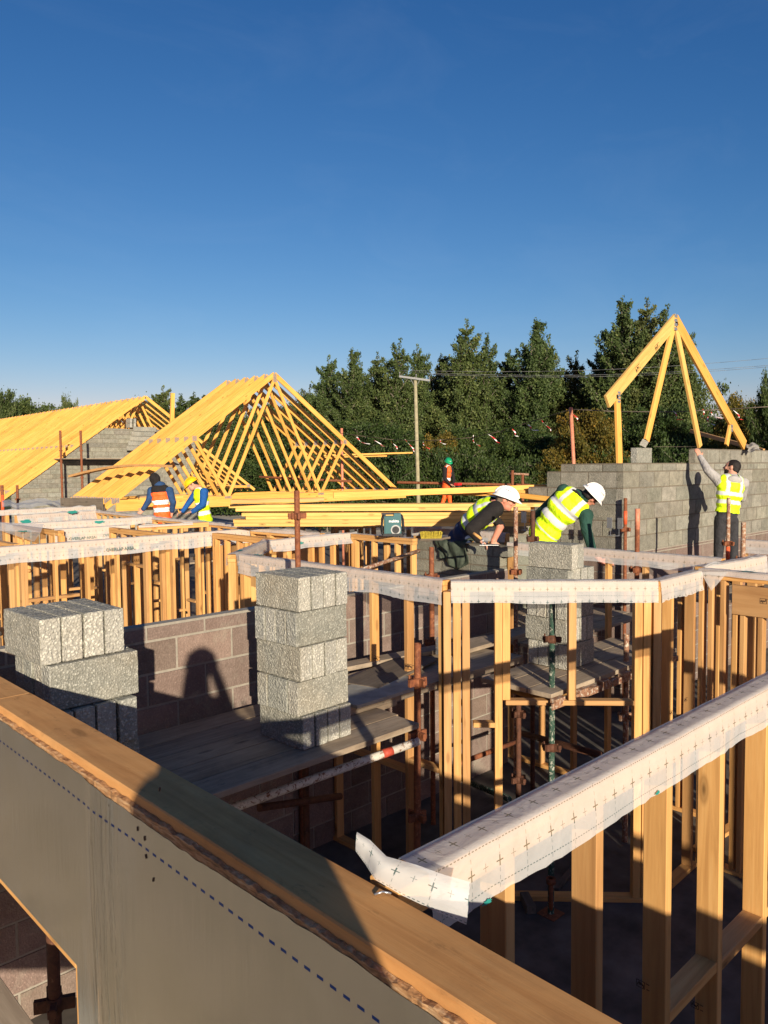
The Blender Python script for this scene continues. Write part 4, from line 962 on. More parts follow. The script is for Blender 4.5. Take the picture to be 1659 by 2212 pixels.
# grey cloth on the end of the gable wall
V=[];F_=[]
for j in range(9):
    for i in range(9):
        a,b=i/8,j/8; p=pd(1611+26*a+b*6,958+b*18*(1-.3*a)+3*math.sin(a*8),13.2-.25*b); V.append(p-FV*.1*noise.noise(Vector((a*4,b*4,1))))
for j in range(8):
    for i in range(8): k=j*9+i; F_.append((k,k+1,k+10,k+9))
me=mesh('grey_cloth',V,F_,[plain('dusty_grey_cloth',(.22,.21,.19),.9,var=.3)],None,None,True); ct=V[40].copy(); me.transform(Matrix.Translation(-ct)); tag(link('grey_cloth',me,Matrix.Translation(ct)),'crumpled dusty grey cloth at the foot of the gable truss','cloth')
# mason's line on the gable wall
mb=MB(); a=pv(1413,965,5.22); b=pv(1503,965,5.22); mb.tube(a,b,.003,seg=5); tag(mb.build('mason_line',['fascia']),'thin mason line stretched to the bricklayer hand','string line')
# ragged polythene at the far left behind the strips
V=[];F_=[]
for j in range(7):
    for i in range(15):
        a,b=i/14,j/6; V.append(pd(5+215*a,1082+b*14+3*math.sin(a*11)-6*abs(noise.noise(Vector((a*6,b*2,4)))),22-2*b)+ZZ*.12*noise.noise(Vector((a*9,b*5,0))))
for j in range(6):
    for i in range(14): k=j*15+i; F_.append((k,k+1,k+16,k+15))
me=mesh('polythene',V,F_,'mem',None,[(v.x,v.y) for v in V],True); ct=V[50].copy(); me.transform(Matrix.Translation(-ct)); tag(link('crumpled_membrane',me,Matrix.Translation(ct)),'crumpled membrane heaped in front of the far gable','membrane sheet')

for i,(x,y,z,L,az,w_,t_,mt,lb) in enumerate([
  (1140,1960,0,.2,.9,.07,.07,'fascia','small dark timber block on the slab behind the foot plate'),(1230,1890,0,.6,.2,.05,.03,'fascia','thin batten lying on the slab at the back of the room')]):
    p=pz(x,y,0.0); dd_=Vector((math.cos(az),math.sin(az),0))*L/2; c=Vector((p.x,p.y,t_/2+.001)); beam('timber_offcut',c-dd_,c+dd_,w_,t_,mt,None,ZZ,.003,lb,'offcut','offcuts on the floor slab')
# ---------------------------------------------------------------- trees
def leafmat(name,c1,c2,c3,tr=.25):
    t=NT(name,.6,spec=.25); at=t.new('ShaderNodeAttribute'); at.attribute_name='leaf'; sp=t.new('ShaderNodeSeparateColor'); t.link(at.outputs['Color'],sp.inputs[0])
    c=t.ramp(sp.outputs[0],[(0,c1),(.55,c2),(1,c3)]); c=t.mix(1.0,c,t.ramp(t.rnd(),[(0,(.85,.9,.85)),(1,(1.15,1.05,.95))]),'MULTIPLY'); t.col(c)
    trn=t.new('ShaderNodeBsdfTranslucent'); t.link(c,trn.inputs[0]); mx_=t.new('ShaderNodeMixShader'); mx_.inputs[0].default_value=tr
    t.link(t.b.outputs[0],mx_.inputs[1]); t.link(trn.outputs[0],mx_.inputs[2]); t.link(mx_.outputs[0],t.n['Material Output'].inputs[0]); return t.m
M['leaf']=leafmat('dark_green_leaves',(.034,.058,.018),(.075,.110,.034),(.17,.20,.07))
M['leaf_l']=leafmat('olive_green_leaves',(.035,.05,.016),(.075,.10,.032),(.16,.185,.07))
M['leaf_y']=leafmat('yellowing_leaves',(.05,.06,.012),(.12,.095,.016),(.26,.16,.025))
M['leaf_h']=leafmat('hedge_leaves',(.018,.038,.011),(.042,.072,.017),(.085,.12,.035))
M['bark']=plain('grey_bark',(.16,.14,.11),.95,var=.3,scale=8,bump=.5)
def crown(seed,H,R,kind,n,ls,low=.12):
    """one tree of height H: returns trunk mesh and leaf mesh. kind: 'up' = many rising leaders, 'round' = broad"""
    r=random.Random(seed); br=[]; mb=MB()
    def limb(a,b,r0,r1):
        mid=a.lerp(b,.5)+Vector((r.uniform(-1,1),r.uniform(-1,1),0))*(b-a).length*.04
        mb.tube(a,mid,r0,(r0+r1)/2,seg=6,cap=False); mb.tube(mid,b,(r0+r1)/2,r1,seg=6,cap=False)
    base=Vector((0,0,0)); leaders=[]
    nl=7 if kind=='up' else 3
    for i in range(nl):
        an=r.uniform(0,6.28); rr=0 if i==0 else r.uniform(.15,.62)*R; h=H*(1.0 if i==0 else r.uniform(.66,.95)); tip=Vector((math.cos(an)*rr,math.sin(an)*rr,h)); tip+=(RV*.07*h if kind=='up' else Vector((0,0,0)))
        st=base+Vector((0,0,H*.06*i)); limb(st,tip,.02*H*(1 if i==0 else .6),.02); leaders.append((st,tip))
    nb=110 if kind=='up' else 90
    for i in range(nb):
        st,tip=leaders[r.randrange(nl)] if r.random()>.35 else leaders[0]
        f=r.uniform(low,.97); o=st.lerp(tip,f); 
        if o.z<H*low: o.z=H*low
        an=r.uniform(0,6.28)
        if kind=='up': prof=(1-((o.z/H))**2.2)*.9+.14; ln=R*prof*r.uniform(.55,1.15); rise=r.uniform(.5,1.5)
        else: zz=o.z/H; prof=math.sqrt(max(0,1-((zz-.5)/.55)**2)); ln=R*prof*r.uniform(.6,1.1); rise=r.uniform(-.1,.7)
        e=o+Vector((math.cos(an)*ln,math.sin(an)*ln,rise*ln*.8)); e.z=min(e.z,H*1.02)
        limb(o,e,.012*H*.4,.01); br.append((o,e,max(.25,ln)))
    for st,tip in leaders: br.append((st.lerp(tip,.55),tip,1.5))
    tot=sum(b[2] for b in br); pos=[];tone=[]
    for (o,e,ln) in br:
        k=int(n*ln/tot); ct=r.uniform(-.18,.22)
        for _ in range(k):
            f=r.random()**.7; p=o.lerp(e,f*1.05); sp=(.10+.24*(1-f))*ln**.5*(.85 if kind=='up' else 1.05)
            p+=Vector((r.gauss(0,sp),r.gauss(0,sp),r.gauss(0,sp*.9)))
            if p.z<.2: continue
            pos.append(p); tone.append(min(1,max(0,.42+ct+r.gauss(0,.17))))
    N_=len(pos); P_=np.array(pos); rs=np.random.RandomState(seed)
    a=rs.normal(size=(N_,3)); a/=np.linalg.norm(a,axis=1)[:,None]; b=np.cross(a,rs.normal(size=(N_,3))); b/=np.linalg.norm(b,axis=1)[:,None]
    s=ls*rs.uniform(.6,1.3,(N_,1)); v=np.stack([P_-a*s,P_-b*s*.55,P_+a*s,P_+b*s*.55],1).reshape(-1,3)
    me=bpy.data.meshes.new('leaves'); me.vertices.add(4*N_); me.vertices.foreach_set('co',v.ravel()); me.loops.add(4*N_); me.loops.foreach_set('vertex_index',np.arange(4*N_,dtype=np.int32))
    me.polygons.add(N_); me.polygons.foreach_set('loop_start',np.arange(0,4*N_,4,dtype=np.int32)); me.polygons.foreach_set('loop_total',np.full(N_,4,dtype=np.int32)); me.update()
    ca=me.color_attributes.new('leaf','FLOAT_COLOR','CORNER'); tn=np.repeat(np.array(tone),4); ca.data.foreach_set('color',np.stack([tn,tn,tn,np.ones_like(tn)],1).ravel().astype(np.float32))
    tm=mesh('trunk',mb.v,mb.f,['bark'],mb.mi); return tm,me
PR={}
def proto(key,*a):
    if key not in PR: PR[key]=crown(*a)
    return PR[key]
for i in range(4): proto(('up',i),20+i,16,3.4,'up',34000,.125)
for i in range(3): proto(('rd',i),40+i,10,4.4,'round',32000,.14,.05)
for i in range(3): proto(('hd',i),60+i,4.2,2.7,'round',9000,.11,.02)
def tree(x,ytop,wpx,d,key,leaf,label,cat='tree',group=None,name='tree',rz=0):
    tm,lm=PR[key]; top=pd(x,ytop,d); Ht={'up':16,'rd':10,'hd':4.2}[key[0]]; Rt={'up':3.4,'rd':4.4,'hd':2.7}[key[0]]
    sz=(top.z+.2)/Ht/1.02; sx_=(wpx/1661*d/2)/Rt
    if key[0]=='up': top-=RV*(.045*top.z)
    root=empty(name,(top.x,top.y,-.2),label,cat,group,rz)
    S=Matrix.Diagonal((sx_,sx_,sz,1))
    k=(key,leaf)
    if k not in PR:
        l2=lm.copy(); l2.materials.append(M[leaf]); PR[k]=l2
    t_=bpy.data.objects.new('trunk',tm); C.objects.link(t_); t_.parent=root; t_.matrix_basis=S
    c=bpy.data.objects.new('crown' if cat!='shrub' else 'foliage',PR[k]); C.objects.link(c); c.parent=root; c.matrix_basis=S
    return root
row=[(668,842,95,66),(705,775,120,62),(757,762,120,60),(815,772,110,64),(858,742,130,60),(902,750,110,62),(950,778,110,66),(1005,700,135,60),(1052,728,120,61),(1098,765,110,64),(1150,700,140,60),(1188,742,110,62),(1240,770,120,63),(1292,758,140,61),(1345,662,150,56),(1393,668,150,56),(1437,680,140,55),(1472,712,120,56)]
rnk=['leftmost']+[ordn(i)+' from the left' for i in range(1,len(row))]
for i,(x,y,w_,d) in enumerate(row):
    y-=9 if x<1300 else 20
    tree(x,y,w_*1.05,d,('up',(i*3)%4),'leaf' if i%3 else 'leaf_l',f'tall dark green tree in the row behind the utility pole, {rnk[i]}',group='tall trees in the belt',rz=(i%3-1)*.5)
back=[(690,850,170,74),(790,840,170,75),(880,830,170,75),(980,840,170,76),(1080,835,170,76),(1180,835,170,76),(1280,830,170,74),(1370,770,190,66),(1450,780,170,66)]
for i,(x,y,w_,d) in enumerate(back):
    tree(x,y,w_,d,('rd',i%3),'leaf',f'broad dark tree filling the gap behind the tall row, {ordn(i)} from the left',group='broad trees behind the belt',rz=i*2.1)
for i,(x,y,w_,d) in enumerate([(680,925,170,54),(770,915,170,53),(860,925,150,53),(1010,930,160,52),(1095,925,160,52),(1180,935,150,51),(1330,900,160,52),(1415,885,170,50),(1480,930,120,50)]):
    tree(x,y,w_,d,('rd',(i+1)%3),'leaf_h',f'lower green tree in front of the tall row, {ordn(i)} from the left',group='lower trees of the belt',rz=i*1.7)
for i,(x,y,w_,d,lf,lb) in enumerate([(950,938,110,49,'leaf_y','yellowing bushy tree behind the man with the green helmet'),(1262,893,150,45,'leaf_y','golden brown autumn tree behind the salmon bunting post'),(1205,975,90,46,'leaf_y','small yellowish bush left of the autumn tree'),
    (1600,862,130,44,'leaf_y','yellow green tree behind the right foot of the gable truss'),(1560,905,110,50,'leaf_h','rounded dark bush right of the tall belt'),(1650,905,120,40,'leaf_y','yellowing tree at the right edge of the view'),(1672,800,90,38,'leaf_h','dark green tree cut by the right edge of the view')]):
    tree(x,y,w_,d,('rd',i%3),lf,lb,rz=i)
lf_=[(20,862,120,95),(75,878,110,97),(120,880,90,99),(150,862,42,70),(185,902,90,99),(230,898,100,97),(300,868,110,88),(345,832,100,74),(385,850,100,76),(430,845,110,75),(475,852,90,74),(520,870,100,76),(570,880,120,76),(620,885,110,72),(0,850,70,86)]
for i,(x,y,w_,d) in enumerate(lf_):
    tree(x,y,w_*1.15,d,(('rd',i%3) if i not in (7,9,10,8) else ('up',i%4)),'leaf',f'dark tree behind the yellow roofs on the left, {ordn(i)} of that line',group='trees behind the roofs',rz=i*.9)
for i in range(19):
    x=655+ i*50; tree(x,random.uniform(955,1000) if x<1500 else 950,random.uniform(85,140),random.uniform(43,47),('hd',i%3),'leaf_h',f'dense green hedge shrub below the tree belt, {ordn(i)} from the left','shrub','hedge shrubs',name='shrub',rz=i*1.1)
for i in range(8):
    x=250+i*62; tree(x,1000,150,60,('hd',i%3),'leaf_h',f'dark shrub seen through the nearer roof trusses, {ordn(i)} from the left','shrub','shrubs behind the roof',name='shrub',rz=i)
# ---------------------------------------------------------------- people
SK=plain('skin',(.50,.26,.18),.55,var=.12,scale=30); SKR=plain('reddened_skin',(.52,.22,.15),.55,var=.12,scale=30)
BLK=plain('black_fabric',(.014,.012,.012),.9,var=.3,scale=11,bump=1.0); BLU=plain('royal_blue_fabric',(.008,.075,.27),.8,var=.2,scale=11,bump=1.0); NAV=plain('navy_fabric',(.02,.03,.07),.8,var=.2,scale=11,bump=1.0); TEALB=plain('dark_blue_fleece',(.02,.055,.14),.9,var=.25,scale=11,bump=1.0)
GRN=plain('dark_green_fleece',(.018,.06,.045),.9,var=.25,scale=11,bump=1.0); GRY=plain('grey_marl_sweatshirt',(.34,.33,.32),.9,var=.12,scale=11,bump=1.0); DGY=plain('charcoal_trousers',(.03,.03,.034),.85,var=.3,scale=11,bump=1.0)
HIV=plain('fluorescent_yellow_fabric',(.62,.90,.01),.6,var=.06,scale=11,bump=1.0); HIO=plain('fluorescent_orange_fabric',(.85,.12,.02),.6,var=.06,scale=11,bump=1.0); REF=plain('silver_reflective_tape',(.55,.56,.56),.4,.0,.06); WREF=plain('white_reflective_tape',(.80,.80,.80),.4,.0,.05)
HAIRB=plain('black_hair',(.012,.009,.008),.7,var=.5,scale=60,bump=.5); HAIRG=plain('short_grey_brown_hair',(.16,.12,.09),.8,var=.4,scale=60,bump=.5)
WHT=plain('white_helmet_shell',(.78,.78,.76),.3,var=.03); YEL=plain('yellow_helmet_shell',(.82,.46,.01),.3,var=.04); GNH=plain('green_helmet_shell',(.01,.28,.12),.3,var=.05); BOOT=plain('work_boots',(.05,.035,.02),.8)
EYEM=plain('dark_eye',(.02,.015,.012),.3)
class Fig:
    def __init__(s): s.P=[]; s.mats=[]
    def mi(s,m):
        if m not in s.mats: s.mats.append(m)
        return s.mats.index(m)
    def cap(s,a,b,ra,rb,m): s.P.append(('c',Vector(a),Vector(b),ra,rb,s.mi(m)))
    def ell(s,c,rad,rot,m): s.P.append(('e',Vector(c),rad,rot.copy(),None,s.mi(m)))
    def chain(s,pts,rs,m):
        for i in range(len(pts)-1): s.cap(pts[i],pts[i+1],rs[i],rs[i+1],m)
def remesh(P,voxel,smooth,mats,infl=0,fix=None):
    mb=MB()
    for p in P:
        if p[0]=='c':
            _,a,b,ra,rb,_m=p; ra+=infl; rb+=infl
            mb.ell(a,(ra,ra,ra),seg=14,rings=9); mb.ell(b,(rb,rb,rb),seg=14,rings=9)
            if (b-a).length>1e-4: mb.tube(a,b,ra*.998,rb*.998,seg=14)
        else:
            _,c,rad,rot,_,_m=p; mb.ell(c,tuple(x+infl for x in rad),rot=rot,seg=18,rings=12)
    me=bpy.data.meshes.new('tmp'); me.from_pydata([tuple(v) for v in mb.v],[],mb.f); bm=bmesh.new(); bm.from_mesh(me); bmesh.ops.recalc_face_normals(bm,faces=bm.faces); bm.to_mesh(me); bm.free()
    o=bpy.data.objects.new('tmp',me); C.objects.link(o); md=o.modifiers.new('r','REMESH'); md.mode='VOXEL'; md.voxel_size=voxel; md.adaptivity=0
    ms=o.modifiers.new('s','SMOOTH'); ms.factor=.5; ms.iterations=smooth
    dg=bpy.context.evaluated_depsgraph_get(); dg.update(); m2=bpy.data.meshes.new_from_object(o.evaluated_get(dg)); bpy.data.objects.remove(o); bpy.data.meshes.remove(me)
    m2.materials.clear(); [m2.materials.append(x) for x in mats]
    n=len(m2.polygons); cen=np.empty(n*3); m2.polygons.foreach_get('center',cen); cen=cen.reshape(-1,3); best=np.full(n,1e9); idx=np.zeros(n,dtype=np.int32)
    for p in P:
        if p[0]=='c':
            a=np.array(p[1]);b=np.array(p[2]); ab=b-a; L=max(1e-9,ab@ab); t_=np.clip(((cen-a)@ab)/L,0,1); dd_=np.linalg.norm(cen-(a+t_[:,None]*ab),axis=1)-(p[3]+(p[4]-p[3])*t_)
        else:
            R_=np.array(p[3]); q=(cen-np.array(p[1]))@R_; rad=np.array(p[2]); k=np.linalg.norm(q/rad,axis=1); dd_=(k-1)*rad.min()
        w_=dd_<best; best[w_]=dd_[w_]; idx[w_]=p[5]
    if fix is not None: idx=fix(cen,idx)
    m2.polygons.foreach_set('material_index',idx.astype(np.int32)); m2.polygons.foreach_set('use_smooth',[True]*n); return m2
def basis(x,y,z): return Matrix((x,y,z)).transposed()
def hand(f,w,d,nrm,m,curl=.5,sc=1.0,thumb=1):
    """wrist w, direction d, palm normal nrm; five fingers"""
    d=Vector(d).normalized(); nrm=Vector(nrm); nrm=(nrm-d*nrm.dot(d)).normalized(); sd=d.cross(nrm)
    f.ell(w+d*.048*sc,(.052*sc,.042*sc,.016*sc),basis(d,sd,nrm),m)
    for i,(o,l) in enumerate(((-.030,.062),(-.011,.078),(.010,.074),(.029,.058))):
        k=w+d*.088*sc+sd*o*sc; c1=curl*(.6+.12*i); d1=(d*math.cos(c1)+nrm*math.sin(c1)); p1=k+d1*l*.5*sc; c2=c1+curl*.9; d2=(d*math.cos(c2)+nrm*math.sin(c2)); p2=p1+d2*l*.5*sc
        f.chain([k,p1,p2],[.0105*sc,.0098*sc,.0085*sc],m)
    k=w+d*.025*sc-sd*.030*sc*thumb; p1=k+(d*.6-sd*.8*thumb+nrm*.35).normalized()*.04*sc; p2=p1+(d*.9-sd*.35*thumb+nrm*.5).normalized()*.032*sc
    f.chain([k,p1,p2],[.014*sc,.012*sc,.010*sc],m)
def torso(f,hip,neck,right,m_low,m_up,wide=1.0,bend=None):
    ax=(neck-hip).normalized(); right=(right-ax*right.dot(ax)).normalized(); fr=ax.cross(right)*-1; L=(neck-hip).length
    R_=basis(right,fr,ax); tb=[(0,.165,.115,m_low),(.16,.150,.108,m_low),(.36,.148,.108,m_up),(.58,.168,.118,m_up),(.76,.178,.118,m_up),(.88,.165,.10,m_up)]
    out=[]
    for (t_,rx,ry,m) in tb:
        b=(bend or Vector((0,0,0)))*math.sin(math.pi*t_); c=hip.lerp(neck,t_)+b; f.ell(c,(rx*wide,ry*wide,.115 if 0<t_<.8 else .10),R_,m); out.append((c,rx*wide,ry*wide))
    return R_,out
def head(f,c,fwd,up,neck,m=None,hairm=None,sc=1.0,beard=None,neckm=None):
    m=m or SK; fwd=fwd.normalized(); up=(up-fwd*up.dot(fwd)).normalized(); sd=fwd.cross(up); R_=basis(sd,fwd,up)
    f.ell(c+up*.01*sc,(.076*sc,.096*sc,.100*sc),R_,m)
    f.ell(c+fwd*.030*sc-up*.062*sc,(.054*sc,.062*sc,.056*sc),R_,beard or m)
    f.ell(c+fwd*.066*sc-up*.092*sc,(.026*sc,.022*sc,.022*sc),R_,beard or m)
    f.cap(c+fwd*.090*sc+up*.005*sc,c+fwd*.112*sc-up*.030*sc,.010*sc,.015*sc,m)
    f.ell(c+fwd*.086*sc+up*.028*sc,(.05*sc,.014*sc,.010*sc),R_,m)
    f.ell(c+fwd*.088*sc-up*.060*sc,(.025*sc,.012*sc,.009*sc),R_,m)
    for s_ in (-1,1):
        f.ell(c+sd*.077*sc*s_-up*.012*sc-fwd*.008*sc,(.012*sc,.020*sc,.031*sc),R_,m); f.ell(c+sd*.040*sc*s_+fwd*.070*sc-up*.03*sc,(.022*sc,.02*sc,.02*sc),R_,m)
    f.cap(c-up*.05*sc-fwd*.02*sc,neck,.056*sc,.062*sc,neckm or m)
    return c,R_,fwd,up,sd,sc
def head_bits(root,hd,hairm=None,helmet=None,hairrange=(-.2,1),logo=None,tilt=0):
    c,R_,fwd,up,sd,sc=hd
    for s_ in (-1,1):
        mb=MB(); mb.ell(c+fwd*.089*sc+sd*.032*sc*s_+up*.006*sc,(.012*sc,.006*sc,.007*sc),rot=R_,seg=8,rings=6); mb.build('eye',[EYEM],root)
    if hairm:
        n=30; vs=[];fs=[]; mb=MB()
        P_=[('e',c+up*.018*sc-fwd*.012*sc,(.083*sc,.098*sc,.102*sc),R_,None,0),('e',c-up*.035*sc-fwd*.055*sc,(.066*sc,.045*sc,.05*sc),R_,None,0)]
        hm=remesh(P_,.009,2,[hairm]); 
        bm=bmesh.new(); bm.from_mesh(hm)
        dl=[]
        for fc in bm.faces:
            q=fc.calc_center_median()-c; y=q.dot(fwd)/sc; z=q.dot(up)/sc
            if y>.045 and z<.062: dl.append(fc)
            elif z<-.055 or (z<-.02 and y>-.03): dl.append(fc)
            elif abs(q.dot(sd))/sc>.05 and z<-.03 and y>-.02: dl.append(fc)
        bmesh.ops.delete(bm,geom=dl,context='FACES'); bm.to_mesh(hm); bm.free()
        for v in hm.vertices: v.co+=v.normal*.004*noise.noise(Vector(v.co)*60)
        hm.transform(WM[root.name].inverted()); link('hair',hm,WM[root.name],root)
    if helmet:
        R2=R_
        if tilt: 
            q=Quaternion(sd,tilt); R2=q.to_matrix()@R_
        ux,fx=R2@Vector((0,0,1)),R2@Vector((0,1,0)); sx_=R2@Vector((1,0,0))
        hc=c+ux*.030*sc
        mb=MB(); mb.ell(hc,(.112*sc,.137*sc,.114*sc),rot=R2,seg=32,rings=12,z0=0.0,z1=1)
        # brim ring and peak
        N_=36
        for ring,(k0,z0_,k1,z1_) in enumerate(((1.0,.0,1.10,-.012),)):
            n=len(mb.v)
            for i in range(N_):
                an=2*math.pi*i/N_; fy=math.sin(an); ext=1.10+(.24*max(0,fy)**2)
                p0_=hc+sx_*math.cos(an)*.116*sc+fx*math.sin(an)*.142*sc; p1_=hc+sx_*math.cos(an)*.116*sc*min(ext,1.12)+fx*math.sin(an)*.142*sc*ext-ux*(.012+.012*max(0,fy))*sc
                mb.v+= [p0_+ux*.004,p1_,p1_-ux*.005,p0_-ux*.012]
            for i in range(N_):
                j=(i+1)%N_
                for k in range(3): mb.f.append((n+4*i+k,n+4*j+k,n+4*j+k+1,n+4*i+k+1)); mb.mi.append(0); mb.sm.append(True)
        # centre ridge and side ribs
        for off in (-.03,0,.03):
            pts=[hc+sx_*off*sc+fx*math.cos(a_)*.140*sc*math.sqrt(1-(off/.116)**2)+ux*math.sin(a_)*.1175*sc*math.sqrt(1-(off/.116)**2) for a_ in [math.pi*(.06+.88*i/12) for i in range(13)]]; mb.path(pts,.0055*sc if off else .007*sc,6)
        ho=mb.build('helmet',[helmet],root)
        m2=MB(); m2.ell(hc-ux*.002,(.108*sc,.133*sc,.03*sc),rot=R2,seg=24,rings=6,z0=-1,z1=0.0); m2.build('harness',[BLK],ho)
        if logo:
            m3=MB()
            for dz in (-.008,.008): m3.box(hc+fx*.136*sc+ux*(.045+dz)*sc,(.016*sc,.006,.012*sc),0,R2)
            m3.build('badge',[WHT],ho)
        m4=MB()
        for s_ in (-1,1):
            for k in range(3): m4.ell(hc+sx_*.093*s_*sc+ux*.072*sc+fx*(-.02+.022*k)*sc,(.006,.007,.005),rot=R2,seg=8,rings=4)
        m4.build('vent_holes',[DGY],ho)
def finish(root,f,voxel=.0105,smooth=3):
    me=remesh(f.P,voxel,smooth,f.mats); me.transform(WM[root.name].inverted()); return link('body',me,WM[root.name],root)
def vest(root,tor,R_,base,ref,name='high_visibility_vest',infl=.016,h0=0.0,h1=1.0,bands=((.22,.34),(.48,.60)),straps=True,low=None,lowh=0,extra=(),hole=None,top=None,toph=.8):
    mats=[base,ref]+([low] if low else [])+([top] if top else []); P_=[('e',c,(rx,ry,.115),R_,None,0) for (c,rx,ry) in tor[0 if h0<=0 else 1:]]+list(extra)
    o0=np.array(tor[0][0]); ax=np.array(R_.col[2]); rt=np.array(R_.col[0]); L=float((tor[-1][0]-tor[0][0]).dot(R_.col[2]))/.88
    def fix(cen,idx):
        q=cen-o0; h=(q@ax)/L; x=np.abs(q@rt); r_=np.zeros(len(cen),dtype=np.int32)
        for (a,b) in bands: r_[(h>a)&(h<b)]=1
        if straps: r_[(h>bands[-1][0])&(x>.075)&(x<.125)]=1
        if low is not None: r_[h<lowh]=2
        if top is not None: r_[h>toph]=len(mats)-1
        return r_
    me=remesh(P_,.0105,3,mats,infl=infl,fix=fix)
    bm=bmesh.new(); bm.from_mesh(me); dl=[]
    for fc in bm.faces:
        q=fc.calc_center_median()-tor[0][0]; h=q.dot(R_.col[2])/L; x=abs(q.dot(R_.col[0])); 
        if h<h0-.12 or (h>1.02 and x<.07): dl.append(fc)
        elif hole and hole(q,h,x): dl.append(fc)
    bmesh.ops.delete(bm,geom=dl,context='FACES'); bm.to_mesh(me); bm.free()
    for v in me.vertices: v.co+=v.normal*.006*noise.noise(Vector(v.co)*11)
    me.transform(WM[root.name].inverted()); return link(name,me,WM[root.name],root)
def legs(f,hip,right,feet,m,knee_f,sc=1.0):
    for s_,ft in zip((-1,1),feet):
        h=hip+right*.085*s_-ZZ*.03; k=(h+ft)*.5+knee_f; f.chain([h,k,ft+ZZ*.09],[.084*sc,.062*sc,.048*sc],m); f.cap(ft+ZZ*.05,ft+ZZ*.04+knee_f.normalized()*.15,.046,.038,BOOT)
# --- the leaning bricklayer in a white helmet
d1=9.35
def person(name_label,base): return empty('person',base,name_label,'person')
hip=pd(993,1166,d1+.10); nk=pd(1070,1092,d1-.25); r=person('man in white helmet and yellow vest with navy panels leaning over the damp wall',(hip.x,hip.y,1.52))
f=Fig(); rt=(FV*-1.0+RV*.15-UV_*.15).normalized()*-1
rt=(-FV+RV*.1).normalized()   # his right shoulder is nearer the viewer
R_,tor=torso(f,hip,nk,rt,NAV,BLK,1.22,bend=(-RV*.35+ZZ)*.045)
sr=nk+rt*.19-(nk-hip).normalized()*.07; sl_=nk-rt*.19-(nk-hip).normalized()*.09
el=pd(1018,1143,d1-.62); wr=pd(1034,1166,d1-.62); f.ell(sr,(.105,.10,.10),R_,BLK); f.chain([sr,el],[.098,.074],BLK); f.chain([el,wr],[.070,.046],BLK); hand(f,wr,(RV*.8-ZZ*.5),-ZZ,SK,.7)
el2=pd(1082,1135,d1+.05); wr2=pd(1066,1168,d1-.15); f.ell(sl_,(.08,.08,.08),R_,BLK); f.chain([sl_,el2],[.07,.052],BLK); f.chain([el2,wr2],[.048,.036],SKR); hand(f,wr2,(-ZZ*.9-FV*.4),-FV,SK,.5)
hc=pd(1092,1079,d1-.30); hd=head(f,hc,(RV*.93-ZZ*.28-FV*.16),(ZZ*.95+RV*.3),nk+ZZ*.01,SKR,sc=1.08)
legs(f,hip,rt,[Vector((hip.x-.1,hip.y-.05,1.53)),Vector((hip.x+.15,hip.y+.25,1.53))],DGY,RV*.10)
finish(r,f); head_bits(r,hd,HAIRG,WHT,tilt=-.02)
vest(r,tor,R_,HIV,REF,bands=((.40,.53),(.70,.80)),low=NAV,lowh=.36)
# --- the bending bricklayer seen from behind
d2=9.0
hip=pd(1172,1160,d2+.1); nk=pd(1252,1074,d2-.15); r=person('man in white helmet and yellow vest over green top bending behind the block stack',(hip.x,hip.y,1.52))
f=Fig(); rt=(RV*.62-UV_*.5-FV*.45).normalized()
ax=(nk-hip).normalized(); rt=(rt-ax*rt.dot(ax)).normalized()
R_,tor=torso(f,hip,nk,rt,DGY,GRN,1.12,bend=ZZ*.05-RV*.02)
sr=nk+rt*.20-ax*.10; sl_=nk-rt*.19-ax*.08; f.ell(sr,(.09,.09,.09),R_,GRN); f.ell(sl_,(.085,.085,.085),R_,GRN)
el=pd(1266,1142,d2-.25); wr=pd(1280,1190,d2-.30); f.chain([sr,el,wr],[.082,.062,.05],GRN); w2=pd(1297,1212,d2-.30); f.cap(wr,w2,.042,.034,SKR); hand(f,w2,(RV*.9-ZZ*.35),-FV,SKR,.6)
el2=pd(1163,1112,d2+.25); wr2=pd(1180,1160,d2+.35); f.chain([sl_,el2,wr2],[.07,.06,.045],GRN); hand(f,wr2,(RV*.5-ZZ*.8),-FV,SK,.6)
hc=pd(1277,1071,d2-.22); hd=head(f,hc,(RV*.55-ZZ*.55+FV*.50),(ZZ*.55+RV*.75-FV*.1),nk,SKR,neckm=GRN,sc=1.05)
f.ell(nk+ax*.01,(.11,.09,.07),R_,GRN)
legs(f,hip,rt,[Vector((hip.x-.12,hip.y,1.53)),Vector((hip.x+.25,hip.y-.1,1.53))],DGY,RV*.08)
finish(r,f); head_bits(r,hd,HAIRB,WHT,tilt=.1)
vest(r,tor,R_,HIV,REF,bands=((.14,.17),(.36,.48),(.64,.74)),straps=True)
mb=MB(); bc=tor[-1][0]-R_.col[1]*(-1)*0
bdir=(-FV*.75+ZZ*.65).normalized(); q=tor[-1][0]+bdir*.115
mb.ell(q,(.075,.03,.018),rot=basis(R_.col[0],R_.col[2],bdir),seg=16,rings=6); mb.build('back_badge',[BLK],r)
